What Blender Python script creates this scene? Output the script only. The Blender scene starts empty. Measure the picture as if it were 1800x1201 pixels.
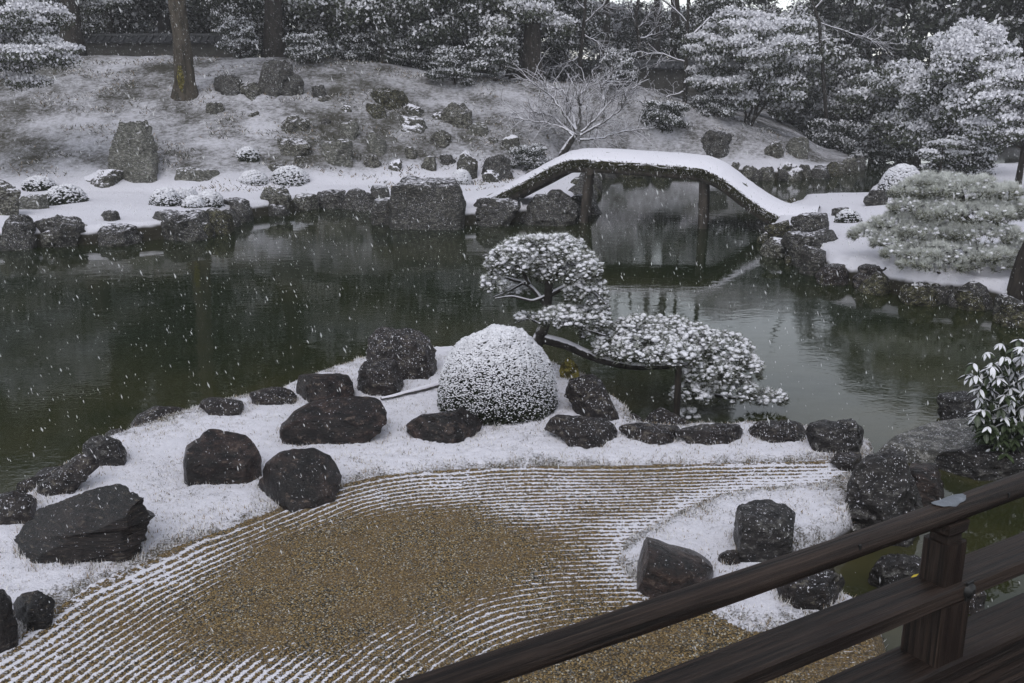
import bpy, bmesh, math, random
import numpy as np
from mathutils import Vector, Euler

S = bpy.context.scene
COL = S.collection
# ------------------------------------------------------------------ camera
F = 1750.0                       # focal length in pixels of the 1800 wide photograph
PITCH = math.radians(15.03)
H = 3.4                          # eye above the water
cam = bpy.data.cameras.new('camera')
cam.sensor_width = 36.0
cam.lens = F / 1800.0 * 36.0
cam.clip_start = 0.05
cam.clip_end = 600
camo = bpy.data.objects.new('camera', cam)
COL.objects.link(camo)
camo.location = (0, 0, H)
camo.rotation_euler = (math.radians(90) - PITCH, 0, 0)
S.camera = camo
# ------------------------------------------------------------------ sky, sun, exposure
SUN_EL, SUN_ROT = math.radians(52), math.radians(200)
w = bpy.data.worlds.new('World')
S.world = w
w.use_nodes = True
wn, wl = w.node_tree.nodes, w.node_tree.links
bg = wn['Background']
sky = wn.new('ShaderNodeTexSky')
sky.sky_type = 'NISHITA'
sky.sun_disc = False
sky.sun_elevation = SUN_EL
sky.sun_rotation = SUN_ROT
sky.air_density = 1.0
sky.dust_density = 0.6
hs = wn.new('ShaderNodeHueSaturation')
hs.inputs['Saturation'].default_value = 0.28
wl.new(sky.outputs[0], hs.inputs['Color'])
wl.new(hs.outputs[0], bg.inputs[0])
bg.inputs[1].default_value = 0.15
sl = bpy.data.lights.new('sun', 'SUN')
sl.energy = 0.5
sl.angle = math.radians(40)
sl.color = (1.0, 0.97, 0.94)
so = bpy.data.objects.new('sun', sl)
COL.objects.link(so)
so.location = (0, -5, 30)
# light comes from the direction of the sky's sun
sd = Vector((math.sin(SUN_ROT) * math.cos(SUN_EL), math.cos(SUN_ROT) * math.cos(SUN_EL), math.sin(SUN_EL)))
so.rotation_euler = (-sd).to_track_quat('-Z', 'Y').to_euler()
S.view_settings.view_transform = 'Standard'
S.view_settings.look = 'None'
S.view_settings.gamma = 1.0
S.view_settings.use_curve_mapping = False
S.view_settings.exposure = 0.55
S.cycles.max_bounces = 6
S.cycles.diffuse_bounces = 3
S.cycles.glossy_bounces = 3
S.cycles.volume_bounces = 0
S.cycles.use_denoising = True

# ------------------------------------------------------------------ helpers
CP, SP = math.cos(PITCH), math.sin(PITCH)
R_ = np.array([1.0, 0, 0])
U_ = np.array([0, SP, CP])
F_ = np.array([0, CP, -SP])
C_ = np.array([0, 0, H])
rng = np.random.default_rng(7)
random.seed(5)


def ray(px, py):
    return R_ * ((px - 900) / F) + U_ * ((600.5 - py) / F) + F_


def at(px, py, z):
    r = ray(px, py)
    return C_ + r * ((z - H) / r[2])


def atd(px, py, d):
    """point of that viewing ray at forward distance y = d"""
    r = ray(px, py)
    return C_ + r * (d / r[1])


def depth(p):
    return float(np.dot(np.asarray(p) - C_, F_))


def poly(pts, z=0.0):
    return np.array([at(a, b, z)[:2] for a, b in pts])


def sdf(X, Y, P):
    """signed distance to a polygon, positive inside"""
    d = np.full(X.shape, 1e9)
    ins = np.zeros(X.shape, bool)
    n = len(P)
    for i in range(n):
        ax, ay = P[i]
        bx, by = P[(i + 1) % n]
        ex, ey = bx - ax, by - ay
        wx, wy = X - ax, Y - ay
        t = np.clip((wx * ex + wy * ey) / (ex * ex + ey * ey + 1e-12), 0, 1)
        d = np.minimum(d, (wx - ex * t) ** 2 + (wy - ey * t) ** 2)
        if ey != 0:
            c = (ay > Y) != (by > Y)
            ins ^= c & (X < ex * (Y - ay) / ey + ax)
    d = np.sqrt(d)
    return np.where(ins, d, -d)


def pdist(X, Y, P):
    d = np.full(X.shape, 1e9)
    for i in range(len(P) - 1):
        ax, ay = P[i]
        bx, by = P[i + 1]
        ex, ey = bx - ax, by - ay
        wx, wy = X - ax, Y - ay
        t = np.clip((wx * ex + wy * ey) / (ex * ex + ey * ey + 1e-12), 0, 1)
        d = np.minimum(d, (wx - ex * t) ** 2 + (wy - ey * t) ** 2)
    return np.sqrt(d)


def smooth(a, b, x):
    t = np.clip((x - a) / (b - a), 0, 1)
    return t * t * (3 - 2 * t)


def _h(ix, iy, iz, s):
    v = (ix.astype(np.int64) * 374761393 + iy.astype(np.int64) * 668265263 + iz.astype(np.int64) * 2147483647 + s * 974634777) & 0xFFFFFFFF
    v = ((v ^ (v >> 13)) * 1274126177) & 0xFFFFFFFF
    v = (v ^ (v >> 16)) & 0xFFFFFFFF
    return v / 2147483647.5 - 1.0


def vnoise(P, s=0):
    P = np.asarray(P, float)
    I = np.floor(P).astype(np.int64)
    f = P - I
    f = f * f * (3 - 2 * f)
    x, y, z = I[..., 0], I[..., 1], I[..., 2]
    fx, fy, fz = f[..., 0], f[..., 1], f[..., 2]
    r = 0
    for dx in (0, 1):
        for dy in (0, 1):
            for dz in (0, 1):
                r = r + _h(x + dx, y + dy, z + dz, s) * (fx if dx else 1 - fx) * (fy if dy else 1 - fy) * (fz if dz else 1 - fz)
    return r


def fbm(P, o=4, s=0):
    P = np.asarray(P, float)
    r, a, t = 0, 1.0, 0
    for i in range(o):
        r = r + a * vnoise(P * (2.03 ** i) + 17.3 * i, s + i)
        t += a
        a *= 0.5
    return r / t


def mk(name, V, polys, mats, mi=None, smooth_=False, attrs=None):
    """one mesh from vertices and a list of face arrays"""
    me = bpy.data.meshes.new(name)
    V = np.asarray(V, np.float32)
    me.vertices.add(len(V))
    me.vertices.foreach_set('co', V.ravel())
    polys = [np.asarray(p, np.int32) for p in polys if len(p)]
    tot = np.concatenate([np.full(len(p), p.shape[1], np.int32) for p in polys])
    idx = np.concatenate([p.ravel() for p in polys])
    st = np.concatenate([[0], np.cumsum(tot)[:-1]]).astype(np.int32)
    me.loops.add(len(idx))
    me.loops.foreach_set('vertex_index', idx)
    me.polygons.add(len(tot))
    me.polygons.foreach_set('loop_start', st)
    me.polygons.foreach_set('loop_total', tot)
    if mi is not None:
        me.polygons.foreach_set('material_index', np.asarray(mi, np.int32))
    me.polygons.foreach_set('use_smooth', np.full(len(tot), bool(smooth_)))
    for m in (mats if isinstance(mats, (list, tuple)) else [mats]):
        me.materials.append(m)
    if attrs:
        for k, v in attrs.items():
            at_ = me.attributes.new(k, 'FLOAT', 'POINT')
            at_.data.foreach_set('value', np.asarray(v, np.float32))
    me.update(calc_edges=True)
    me.validate()
    return me


def ob(name, me, parent=None, loc=None):
    o = bpy.data.objects.new(name, me)
    COL.objects.link(o)
    if loc is not None:
        o.location = [float(v) for v in loc]
    if parent is not None:
        o.parent = parent
    return o


def tag(o, label=None, cat=None, group=None, kind=None):
    if label:
        o['label'] = label
    if cat:
        o['category'] = cat
    if group:
        o['group'] = group
    if kind:
        o['kind'] = kind
    return o


def empty(name, loc, label, cat, group=None):
    o = ob(name, None, None, loc)
    o.empty_display_size = 0.1
    return tag(o, label, cat, group)


class MB:
    """collects pieces of geometry for one mesh"""
    def __init__(s):
        s.v, s.f3, s.f4, s.m3, s.m4, s.n = [], [], [], [], [], 0

    def add(s, V, f, mi=0):
        V = np.asarray(V, float).reshape(-1, 3)
        f = np.asarray(f, int)
        if f.shape[1] == 3:
            s.f3.append(f + s.n)
            s.m3.append(np.broadcast_to(mi, (len(f),)))
        else:
            s.f4.append(f + s.n)
            s.m4.append(np.broadcast_to(mi, (len(f),)))
        s.v.append(V)
        s.n += len(V)

    def mesh(s, name, mats, smooth_=False, off=None):
        V = np.concatenate(s.v)
        if off is not None:
            V = V - np.asarray(off)
        P, M = [], []
        if s.f3:
            P.append(np.concatenate(s.f3)); M.append(np.concatenate(s.m3))
        if s.f4:
            P.append(np.concatenate(s.f4)); M.append(np.concatenate(s.m4))
        return mk(name, V, P, mats, np.concatenate(M), smooth_)

    def tube(s, pts, rad, n=7, mi=0, wob=0.0, cap=True):
        pts = np.asarray(pts, float)
        m = len(pts)
        rad = np.broadcast_to(rad, (m,)).astype(float)
        tan = np.gradient(pts, axis=0)
        tan /= np.linalg.norm(tan, axis=1)[:, None] + 1e-9
        ref = np.array([0, 0, 1.0]) if abs(tan[:, 2]).mean() < 0.8 else np.array([1.0, 0, 0])
        a = np.cross(tan, ref); a /= np.linalg.norm(a, axis=1)[:, None] + 1e-9
        b = np.cross(tan, a)
        th = np.arange(n) * 2 * math.pi / n
        ring = a[:, None, :] * np.cos(th)[None, :, None] + b[:, None, :] * np.sin(th)[None, :, None]
        rr = rad[:, None] * (1 + (wob * fbm(ring * 1.5 + pts[:, None, :] * 3, 3, 9) if wob else 0))
        V = pts[:, None, :] + ring * rr[..., None]
        i = np.arange(m - 1)[:, None] * n
        j = np.arange(n)[None, :]
        k = (j + 1) % n
        q = np.stack([i + j, i + k, i + n + k, i + n + j], -1).reshape(-1, 4)
        s.add(V, q, mi)
        if cap:
            for e, c in ((0, pts[0]), (m - 1, pts[-1])):
                base = V[e]
                W = np.concatenate([base, [c]])
                t = np.stack([np.arange(n), (np.arange(n) + 1) % n, np.full(n, n)], -1)
                s.add(W, t if e == 0 else t[:, ::-1], mi)

    def box(s, c, ax, hs, mi=0, seg=1, wob=0.0, bev=0.0):
        """box: centre, three axes, half sizes; seg cuts along axis 0; chamfered edges"""
        c = np.asarray(c, float)
        ax = [np.asarray(a, float) for a in ax]
        if bev <= 0:
            prof = [(-1, -1), (1, -1), (1, 1), (-1, 1)]
            prof = [(p * hs[1], q * hs[2]) for p, q in prof]
        else:
            a, b = hs[1], hs[2]
            prof = [(-a + bev, -b), (a - bev, -b), (a, -b + bev), (a, b - bev), (a - bev, b), (-a + bev, b), (-a, b - bev), (-a, -b + bev)]
        n = len(prof)
        xs = np.linspace(-hs[0], hs[0], seg + 1)
        V = []
        for x in xs:
            for p, q in prof:
                V.append(c + ax[0] * x + ax[1] * p + ax[2] * q)
        V = np.array(V)
        if wob:
            V = V + wob * np.stack([vnoise(V * 3.1 + k * 9, k) for k in range(3)], -1)
        i = np.arange(seg)[:, None] * n
        j = np.arange(n)[None, :]
        k = (j + 1) % n
        q = np.stack([i + j, i + k, i + n + k, i + n + j], -1).reshape(-1, 4)
        s.add(V, q, mi)
        for e in (0, seg):
            W = np.concatenate([V[e * n:(e + 1) * n], [V[e * n:(e + 1) * n].mean(0)]])
            t = np.stack([np.arange(n), (np.arange(n) + 1) % n, np.full(n, n)], -1)
            s.add(W, t, mi)


_ico = {}


def ico(l):
    if l not in _ico:
        bm = bmesh.new()
        bmesh.ops.create_icosphere(bm, subdivisions=l, radius=1)
        bm.verts.ensure_lookup_table()
        _ico[l] = (np.array([v.co[:] for v in bm.verts]), np.array([[v.index for v in f.verts] for f in bm.faces]))
        bm.free()
    return _ico[l]


# ------------------------------------------------------------------ materials
def nd(t, typ, props=None, **ins):
    n = t.nodes.new('ShaderNode' + typ)
    for k, v in (props or {}).items():
        setattr(n, k, v)
    for k, v in ins.items():
        k2 = int(k[1:]) if k[0] == '_' and k[1:].isdigit() else k.replace('_', ' ')
        s_ = n.inputs[k2]
        if isinstance(v, bpy.types.NodeSocket):
            t.links.new(v, s_)
        else:
            s_.default_value = v
    return n


def c4(c):
    return (c[0], c[1], c[2], 1.0)


def newmat(name):
    m = bpy.data.materials.new(name)
    m.use_nodes = True
    t = m.node_tree
    return m, t, t.nodes['Principled BSDF']


def mixc(t, f, a, b):
    n = t.nodes.new('ShaderNodeMix')
    n.data_type = 'RGBA'
    for s_, v in ((n.inputs[0], f), (n.inputs[6], a), (n.inputs[7], b)):
        if isinstance(v, bpy.types.NodeSocket):
            t.links.new(v, s_)
        else:
            s_.default_value = v if not isinstance(v, tuple) or len(v) == 4 else c4(v)
    return n.outputs[2]


def mth(t, op, a, b=None, c=None, clamp=False):
    n = t.nodes.new('ShaderNodeMath')
    n.operation = op
    n.use_clamp = clamp
    for i, v in enumerate((a, b, c)):
        if v is None:
            continue
        if isinstance(v, bpy.types.NodeSocket):
            t.links.new(v, n.inputs[i])
        else:
            n.inputs[i].default_value = v
    return n.outputs[0]


def ramp(t, f, lo, hi):
    n = nd(t, 'MapRange', {'interpolation_type': 'SMOOTHSTEP'}, Value=f)
    n.inputs['From Min'].default_value = lo
    n.inputs['From Max'].default_value = hi
    return n.outputs[0]


def noise(t, vec, scale, detail=4.0, rough=0.55):
    return nd(t, 'TexNoise', None, Vector=vec, Scale=scale, Detail=detail, Roughness=rough).outputs[0]


def vscale(t, vec, s_):
    return nd(t, 'VectorMath', {'operation': 'MULTIPLY'}, _0=vec, _1=s_).outputs[0]


SNOW = (0.78, 0.765, 0.825)


def rock_mat(name, c1, c2, c3, rough=0.45, snow=0.0, fleck=0.0, strata=0.0, lich=0.55, bump=0.35, wet=0.5, coat=0.0):
    m, t, b = newmat(name)
    g = nd(t, 'NewGeometry')
    P = g.outputs['Position']
    Nz = nd(t, 'SeparateXYZ', None, Vector=g.outputs['Normal']).outputs[2]
    n1 = noise(t, P, 2.2, 6, 0.6)
    n2 = noise(t, vscale(t, P, (1, 1, 1 + strata * 5)), 11.0, 7, 0.65)
    n3 = noise(t, P, 38.0, 4, 0.7)
    col = mixc(t, ramp(t, n1, 0.35, 0.65), c4(c1), c4(c2))
    col = mixc(t, ramp(t, n2, 0.62, 0.35), col, c4([v * 0.45 for v in c1]))
    lf = mth(t, 'MULTIPLY', ramp(t, n2, lich, lich + 0.10), ramp(t, n3, 0.40, 0.60))
    col = mixc(t, lf, col, c4(c3))
    rr = mth(t, 'ADD', rough, mth(t, 'MULTIPLY', n2, 0.25))
    if snow > 0 or fleck > 0:
        sn = mth(t, 'MULTIPLY', ramp(t, mth(t, 'ADD', Nz, mth(t, 'MULTIPLY', mth(t, 'SUBTRACT', n2, 0.5), 1.1)), 0.95 - 0.75 * snow, 1.15 - 0.75 * snow),
                 1.0 if snow > 0 else 0.0)
        fl = mth(t, 'MULTIPLY', ramp(t, noise(t, P, 55.0, 3, 0.7), 0.66 - 0.1 * fleck, 0.72 - 0.1 * fleck), ramp(t, mth(t, 'ADD', Nz, mth(t, 'MULTIPLY', n1, 0.6)), 0.25, 0.8))
        sf = mth(t, 'MAXIMUM', sn, fl) if fleck > 0 else sn
        col = mixc(t, sf, col, c4(SNOW))
        rr = mth(t, 'ADD', rr, mth(t, 'MULTIPLY', sf, 0.4))
    t.links.new(col, b.inputs['Base Color'])
    t.links.new(rr, b.inputs['Roughness'])
    b.inputs['Specular IOR Level'].default_value = wet
    b.inputs['Coat Weight'].default_value = coat
    b.inputs['Coat IOR'].default_value = 1.45
    b.inputs['Coat Roughness'].default_value = 0.2
    hgt = mth(t, 'ADD', mth(t, 'MULTIPLY', n2, 1.0), mth(t, 'MULTIPLY', n3, 0.35))
    bp = nd(t, 'Bump', None, Height=hgt, Strength=bump, Distance=0.06)
    t.links.new(bp.outputs[0], b.inputs['Normal'])
    bp2 = nd(t, 'Bump', None, Height=hgt, Strength=bump * 0.45, Distance=0.06)
    t.links.new(bp2.outputs[0], b.inputs['Coat Normal'])
    return m


def flat_mat(name, c, rough=0.8, var=0.35, scale=9.0, spec=0.2, snowtop=0.0, bump=0.0, stretch=(1, 1, 1)):
    m, t, b = newmat(name)
    g = nd(t, 'NewGeometry')
    P = vscale(t, g.outputs['Position'], stretch)
    n1 = noise(t, P, scale, 4, 0.6)
    col = mixc(t, ramp(t, n1, 0.3, 0.7), c4([v * (1 - var) for v in c]), c4([v * (1 + var) for v in c]))
    if snowtop > 0:
        Nz = nd(t, 'SeparateXYZ', None, Vector=g.outputs['Normal']).outputs[2]
        f = ramp(t, mth(t, 'ADD', Nz, mth(t, 'MULTIPLY', mth(t, 'SUBTRACT', n1, 0.5), 0.8)), 0.9 - snowtop, 1.05 - snowtop)
        col = mixc(t, f, col, c4(SNOW))
    t.links.new(col, b.inputs['Base Color'])
    b.inputs['Roughness'].default_value = rough
    b.inputs['Specular IOR Level'].default_value = spec
    if bump:
        bp = nd(t, 'Bump', None, Height=noise(t, P, scale * 3, 6, 0.7), Strength=bump, Distance=0.04)
        t.links.new(bp.outputs[0], b.inputs['Normal'])
    return m


def snow_mat(name, speck=0.0, c=SNOW, sc=40.0):
    m, t, b = newmat(name)
    P = nd(t, 'NewGeometry').outputs['Position']
    n1 = noise(t, P, sc, 4, 0.7)
    n2 = noise(t, P, 4.0, 3, 0.5)
    col = mixc(t, n2, c4([v * 0.93 for v in c]), c4(c))
    if speck > 0:
        f = ramp(t, mth(t, 'ADD', n1, mth(t, 'MULTIPLY', n2, 0.25)), 0.56 - 0.2 * speck + 0.12, 0.42 - 0.2 * speck + 0.12)
        col = mixc(t, f, col, c4((0.16, 0.14, 0.10)))
    t.links.new(col, b.inputs['Base Color'])
    b.inputs['Roughness'].default_value = 0.85
    b.inputs['Specular IOR Level'].default_value = 0.15
    bp = nd(t, 'Bump', None, Height=n1, Strength=0.5, Distance=0.015)
    t.links.new(bp.outputs[0], b.inputs['Normal'])
    return m


M = {}
M['snow'] = snow_mat('snow')
M['snow_leaf'] = flat_mat('snow_on_leaves', (0.74, 0.735, 0.775), 0.9, 0.08, 12)
M['wet_rock'] = rock_mat('wet_dark_rock', (0.0075, 0.0050, 0.0046), (0.040, 0.0235, 0.0195), (0.120, 0.088, 0.070), 0.20, 0, 0.10, 0.2, 0.55, 0.8, 0.12, 0.45)
M['slate'] = rock_mat('layered_wet_slate', (0.0080, 0.0060, 0.0058), (0.038, 0.0265, 0.0235), (0.115, 0.094, 0.070), 0.2, 0, 0.08, 1.6, 0.55, 0.9, 0.12, 0.45)
M['edge_rock'] = rock_mat('damp_shore_rock', (0.020, 0.016, 0.0155), (0.044, 0.034, 0.031), (0.14, 0.125, 0.10), 0.3, 0.0, 0.6, 0.2, 0.54, 0.8, 0.12, 0.3)
M['fleck_rock'] = rock_mat('snow_flecked_rock', (0.017, 0.0145, 0.014), (0.038, 0.033, 0.032), (0.13, 0.125, 0.115), 0.3, 0.0, 0.5, 0.2, 0.53, 0.8, 0.12, 0.35)
M['grey_rock'] = rock_mat('grey_lichen_rock', (0.10, 0.098, 0.082), (0.16, 0.155, 0.135), (0.30, 0.30, 0.26), 0.6, 0.12, 0.4, 0.3, 0.52, 0.7, 0.3)
M['far_rock'] = rock_mat('mossy_far_rock', (0.042, 0.038, 0.030), (0.075, 0.07, 0.052), (0.23, 0.225, 0.19), 0.6, 0.16, 0.5, 0.2, 0.48, 0.7, 0.3)
M['far_snow_rock'] = rock_mat('snow_capped_rock', (0.05, 0.048, 0.038), (0.085, 0.08, 0.062), (0.2, 0.2, 0.17), 0.6, 0.62, 0.5, 0.2, 0.52, 0.7, 0.3)
M['dark_far_rock'] = rock_mat('dark_far_rock', (0.024, 0.022, 0.020), (0.045, 0.040, 0.034), (0.15, 0.145, 0.125), 0.45, 0.06, 0.5, 0.3, 0.50, 0.7, 0.35)
M['moss_rock'] = rock_mat('moss_covered_rock', (0.027, 0.025, 0.016), (0.050, 0.046, 0.024), (0.115, 0.108, 0.060), 0.7, 0.05, 0.4, 0.2, 0.48, 0.6, 0.25)
M['yellow_moss'] = rock_mat('yellow_moss_rock', (0.08, 0.07, 0.02), (0.16, 0.13, 0.03), (0.25, 0.21, 0.05), 0.75, 0.0, 0.3, 0.0, 0.45, 0.5, 0.2)
M['bark'] = flat_mat('dark_bark', (0.030, 0.025, 0.021), 0.85, 0.5, 12, 0.2, 0.0, 0.7, (1, 1, 0.25))
M['snow_bark'] = flat_mat('snow_topped_bark', (0.032, 0.028, 0.025), 0.85, 0.5, 9, 0.2, 0.55, 0.5)
M['twig_snow'] = flat_mat('snow_lined_twig', (0.10, 0.095, 0.09), 0.85, 0.3, 9, 0.2, 0.85)
M['leaf_dark'] = flat_mat('dark_evergreen_leaf', (0.036, 0.042, 0.030), 0.6, 0.45, 3.0, 0.3)
M['leaf_mid'] = flat_mat('grey_green_leaf', (0.058, 0.066, 0.044), 0.6, 0.4, 3.0, 0.3)
M['bush_leaf'] = flat_mat('bush_leaf', (0.026, 0.032, 0.018), 0.55, 0.45, 30, 0.3)
M['needle'] = flat_mat('pine_needle', (0.062, 0.066, 0.043), 0.6, 0.4, 25, 0.3)
M['needle_pale'] = flat_mat('pale_pine_needle', (0.20, 0.205, 0.125), 0.6, 0.35, 6, 0.3)
M['needle_frost'] = flat_mat('frosted_pine_needle', (0.62, 0.63, 0.60), 0.8, 0.2, 6, 0.2)
M['core'] = flat_mat('bush_twigs_inside', (0.016, 0.015, 0.012), 0.9, 0.3, 20)
M['frost_blade'] = flat_mat('frosted_grass_blade', (0.66, 0.64, 0.63), 0.9, 0.15, 20)
M['dry_blade'] = flat_mat('dry_grass_blade', (0.26, 0.20, 0.14), 0.9, 0.3, 20)
M['dark_blade'] = flat_mat('wet_grass_blade', (0.06, 0.06, 0.035), 0.9, 0.3, 20)
M['rhodo'] = flat_mat('broad_leaf', (0.048, 0.066, 0.030), 0.35, 0.4, 14, 0.5)
M['thatch'] = flat_mat('dark_mossy_thatch', (0.050, 0.048, 0.026), 0.95, 0.6, 14, 0.1, 0.0, 0.9)
M['log'] = flat_mat('weathered_log', (0.060, 0.050, 0.042), 0.8, 0.45, 8, 0.25, 0.0, 0.6, (1, 1, 0.3))
M['plaster'] = flat_mat('old_plaster', (0.07, 0.066, 0.06), 0.9, 0.2, 3)
M['tile'] = flat_mat('grey_roof_tile', (0.045, 0.046, 0.05), 0.6, 0.3, 6, 0.3, 0.0)
M['metal'] = flat_mat('lead_patch', (0.15, 0.165, 0.19), 0.5, 0.2, 30, 0.4, 0.0, 0.2)
M['iron'] = flat_mat('black_iron', (0.012, 0.012, 0.012), 0.5, 0.2, 30, 0.4)
M['yellow_leaf'] = flat_mat('yellow_leaf', (0.55, 0.42, 0.05), 0.6, 0.2, 30)
M['pebble'] = rock_mat('wet_shingle', (0.07, 0.066, 0.058), (0.12, 0.115, 0.10), (0.32, 0.31, 0.29), 0.4, 0.0, 0.7, 0.0, 0.50, 0.9)


def wood_mat():
    m, t, b = newmat('dark_wet_wood')
    tc = nd(t, 'TexCoord').outputs['Object']
    # rails are built with their length along local X
    v = vscale(t, tc, (1.6, 62.0, 62.0))
    n1 = noise(t, v, 1.0, 6, 0.65)
    n2 = noise(t, vscale(t, tc, (3.0, 230.0, 230.0)), 1.0, 4, 0.7)
    n3 = noise(t, vscale(t, tc, (1.0, 3.0, 3.0)), 2.0, 3, 0.5)
    col = mixc(t, ramp(t, n1, 0.35, 0.68), c4((0.006, 0.0042, 0.0036)), c4((0.042, 0.028, 0.022)))
    col = mixc(t, mth(t, 'MULTIPLY', ramp(t, n2, 0.52, 0.70), 0.5), col, c4((0.085, 0.060, 0.047)))
    col = mixc(t, ramp(t, n3, 0.50, 0.75), col, c4((0.011, 0.0058, 0.0045)))
    t.links.new(col, b.inputs['Base Color'])
    t.links.new(mth(t, 'ADD', 0.34, mth(t, 'MULTIPLY', n1, 0.3)), b.inputs['Roughness'])
    b.inputs['Specular IOR Level'].default_value = 0.22
    hh = mth(t, 'ADD', mth(t, 'MULTIPLY', n1, 1.0), mth(t, 'MULTIPLY', n2, 0.5))
    bp = nd(t, 'Bump', None, Height=hh, Strength=0.9, Distance=0.007)
    t.links.new(bp.outputs[0], b.inputs['Normal'])
    return m


M['wood'] = wood_mat()


def water_mat():
    m, t, b = newmat('pond_water')
    P = nd(t, 'NewGeometry').outputs['Position']
    n0 = noise(t, P, 0.35, 3, 0.5)
    col = mixc(t, ramp(t, n0, 0.4, 0.65), c4((0.0110, 0.0175, 0.0060)), c4((0.0220, 0.0260, 0.0090)))
    shv = nd(t, 'Attribute', {'attribute_name': 'shallow'}).outputs['Fac']
    col = mixc(t, mth(t, 'MULTIPLY', shv, ramp(t, noise(t, P, 1.1, 4, 0.6), 0.25, 0.7)), col, c4((0.060, 0.054, 0.022)))
    t.links.new(col, b.inputs['Base Color'])
    b.inputs['Roughness'].default_value = 0.03
    b.inputs['IOR'].default_value = 1.333
    w1 = noise(t, vscale(t, P, (1.0, 1.6, 1)), 2.6, 2, 0.5)
    w2 = noise(t, vscale(t, P, (1.0, 1.8, 1)), 14.0, 2, 0.5)
    w3 = ramp(t, noise(t, P, 0.28, 2, 0.5), 0.42, 0.62)
    hh = mth(t, 'ADD', mth(t, 'MULTIPLY', w1, 0.20), mth(t, 'MULTIPLY', w2, mth(t, 'ADD', 0.014, mth(t, 'MULTIPLY', w3, 0.075))))
    bp = nd(t, 'Bump', None, Height=hh, Strength=1.0, Distance=0.010)
    t.links.new(bp.outputs[0], b.inputs['Normal'])
    return m


M['water'] = water_mat()


def bank_mat():
    m, t, b = newmat('snow_on_moss')
    P = nd(t, 'NewGeometry').outputs['Position']
    cv = nd(t, 'Attribute', {'attribute_name': 'cover'}).outputs['Fac']
    n1 = noise(t, P, 60.0, 4, 0.7)
    n2 = noise(t, P, 9.0, 4, 0.6)
    f = mth(t, 'ADD', mth(t, 'MULTIPLY', n1, 0.75), mth(t, 'MULTIPLY', n2, 0.45))
    f = mth(t, 'ADD', f, mth(t, 'MULTIPLY', cv, 0.42))
    f = ramp(t, f, 0.66, 0.84)
    under = mixc(t, ramp(t, n2, 0.35, 0.65), c4((0.10, 0.085, 0.05)), c4((0.17, 0.145, 0.105)))
    pz = nd(t, 'SeparateXYZ', None, Vector=P).outputs[2]
    low = ramp(t, pz, 0.17, 0.10)
    col = mixc(t, low, mixc(t, f, under, c4(SNOW)), mixc(t, n2, c4((0.018, 0.016, 0.012)), c4((0.05, 0.04, 0.028))))
    t.links.new(col, b.inputs['Base Color'])
    b.inputs['Roughness'].default_value = 0.9
    b.inputs['Specular IOR Level'].default_value = 0.15
    bp = nd(t, 'Bump', None, Height=mth(t, 'ADD', n1, mth(t, 'MULTIPLY', f, 0.5)), Strength=0.8, Distance=0.02)
    t.links.new(bp.outputs[0], b.inputs['Normal'])
    return m


M['bank'] = bank_mat()
LAM = 0.053


def gravel_mat():
    m, t, b = newmat('raked_gravel')
    P = nd(t, 'NewGeometry').outputs['Position']
    u = nd(t, 'Attribute', {'attribute_name': 'rake'}).outputs['Fac']
    cv = nd(t, 'Attribute', {'attribute_name': 'cover'}).outputs['Fac']
    n0 = noise(t, P, 3.2, 3, 0.5)
    n1 = noise(t, P, 70.0, 3, 0.65)
    n2 = noise(t, P, 24.0, 3, 0.6)
    vo = nd(t, 'TexVoronoi', None, Vector=P, Scale=95.0)
    rc = nd(t, 'SeparateColor', None, Color=vo.outputs['Color'])
    col = mixc(t, rc.outputs[0], c4((0.110, 0.070, 0.026)), c4((0.34, 0.235, 0.100)))
    col = mixc(t, ramp(t, rc.outputs[1], 0.74, 0.80), col, c4((0.15, 0.14, 0.12)))
    col = mixc(t, ramp(t, rc.outputs[2], 0.90, 0.94), col, c4((0.46, 0.42, 0.34)))
    col = mixc(t, ramp(t, rc.outputs[2], 0.16, 0.10), col, c4((0.035, 0.03, 0.024)))
    col = mixc(t, ramp(t, vo.outputs['Distance'], 0.45, 0.75), col, c4((0.03, 0.024, 0.015)))
    col = mixc(t, ramp(t, n0, 0.35, 0.7), col, mixc(t, 0.4, col, c4((0.16, 0.105, 0.05))))
    ph = mth(t, 'MULTIPLY', mth(t, 'ADD', u, mth(t, 'MULTIPLY', mth(t, 'SUBTRACT', n2, 0.5), 0.030)), 2 * math.pi / LAM)
    st = mth(t, 'SINE', mth(t, 'ADD', ph, 0.9))
    f = mth(t, 'ADD', mth(t, 'MULTIPLY', st, 0.40), mth(t, 'MULTIPLY', mth(t, 'SUBTRACT', n1, 0.5), 1.7))
    f = mth(t, 'ADD', f, mth(t, 'MULTIPLY', mth(t, 'SUBTRACT', n2, 0.5), 1.9))
    f = mth(t, 'ADD', f, mth(t, 'MULTIPLY', mth(t, 'SUBTRACT', cv, 0.5), 1.9))
    f = ramp(t, f, 0.10, 0.34)
    t.links.new(mixc(t, f, col, c4(SNOW)), b.inputs['Base Color'])
    b.inputs['Roughness'].default_value = 0.75
    b.inputs['Specular IOR Level'].default_value = 0.25
    hh = mth(t, 'SUBTRACT', mth(t, 'MULTIPLY', n1, 0.3), mth(t, 'MULTIPLY', vo.outputs['Distance'], 0.9))
    hh = mth(t, 'ADD', hh, mth(t, 'MULTIPLY', f, 0.7))
    bp = nd(t, 'Bump', None, Height=hh, Strength=0.8, Distance=0.009)
    t.links.new(bp.outputs[0], b.inputs['Normal'])
    return m


M['gravel'] = gravel_mat()


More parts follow.
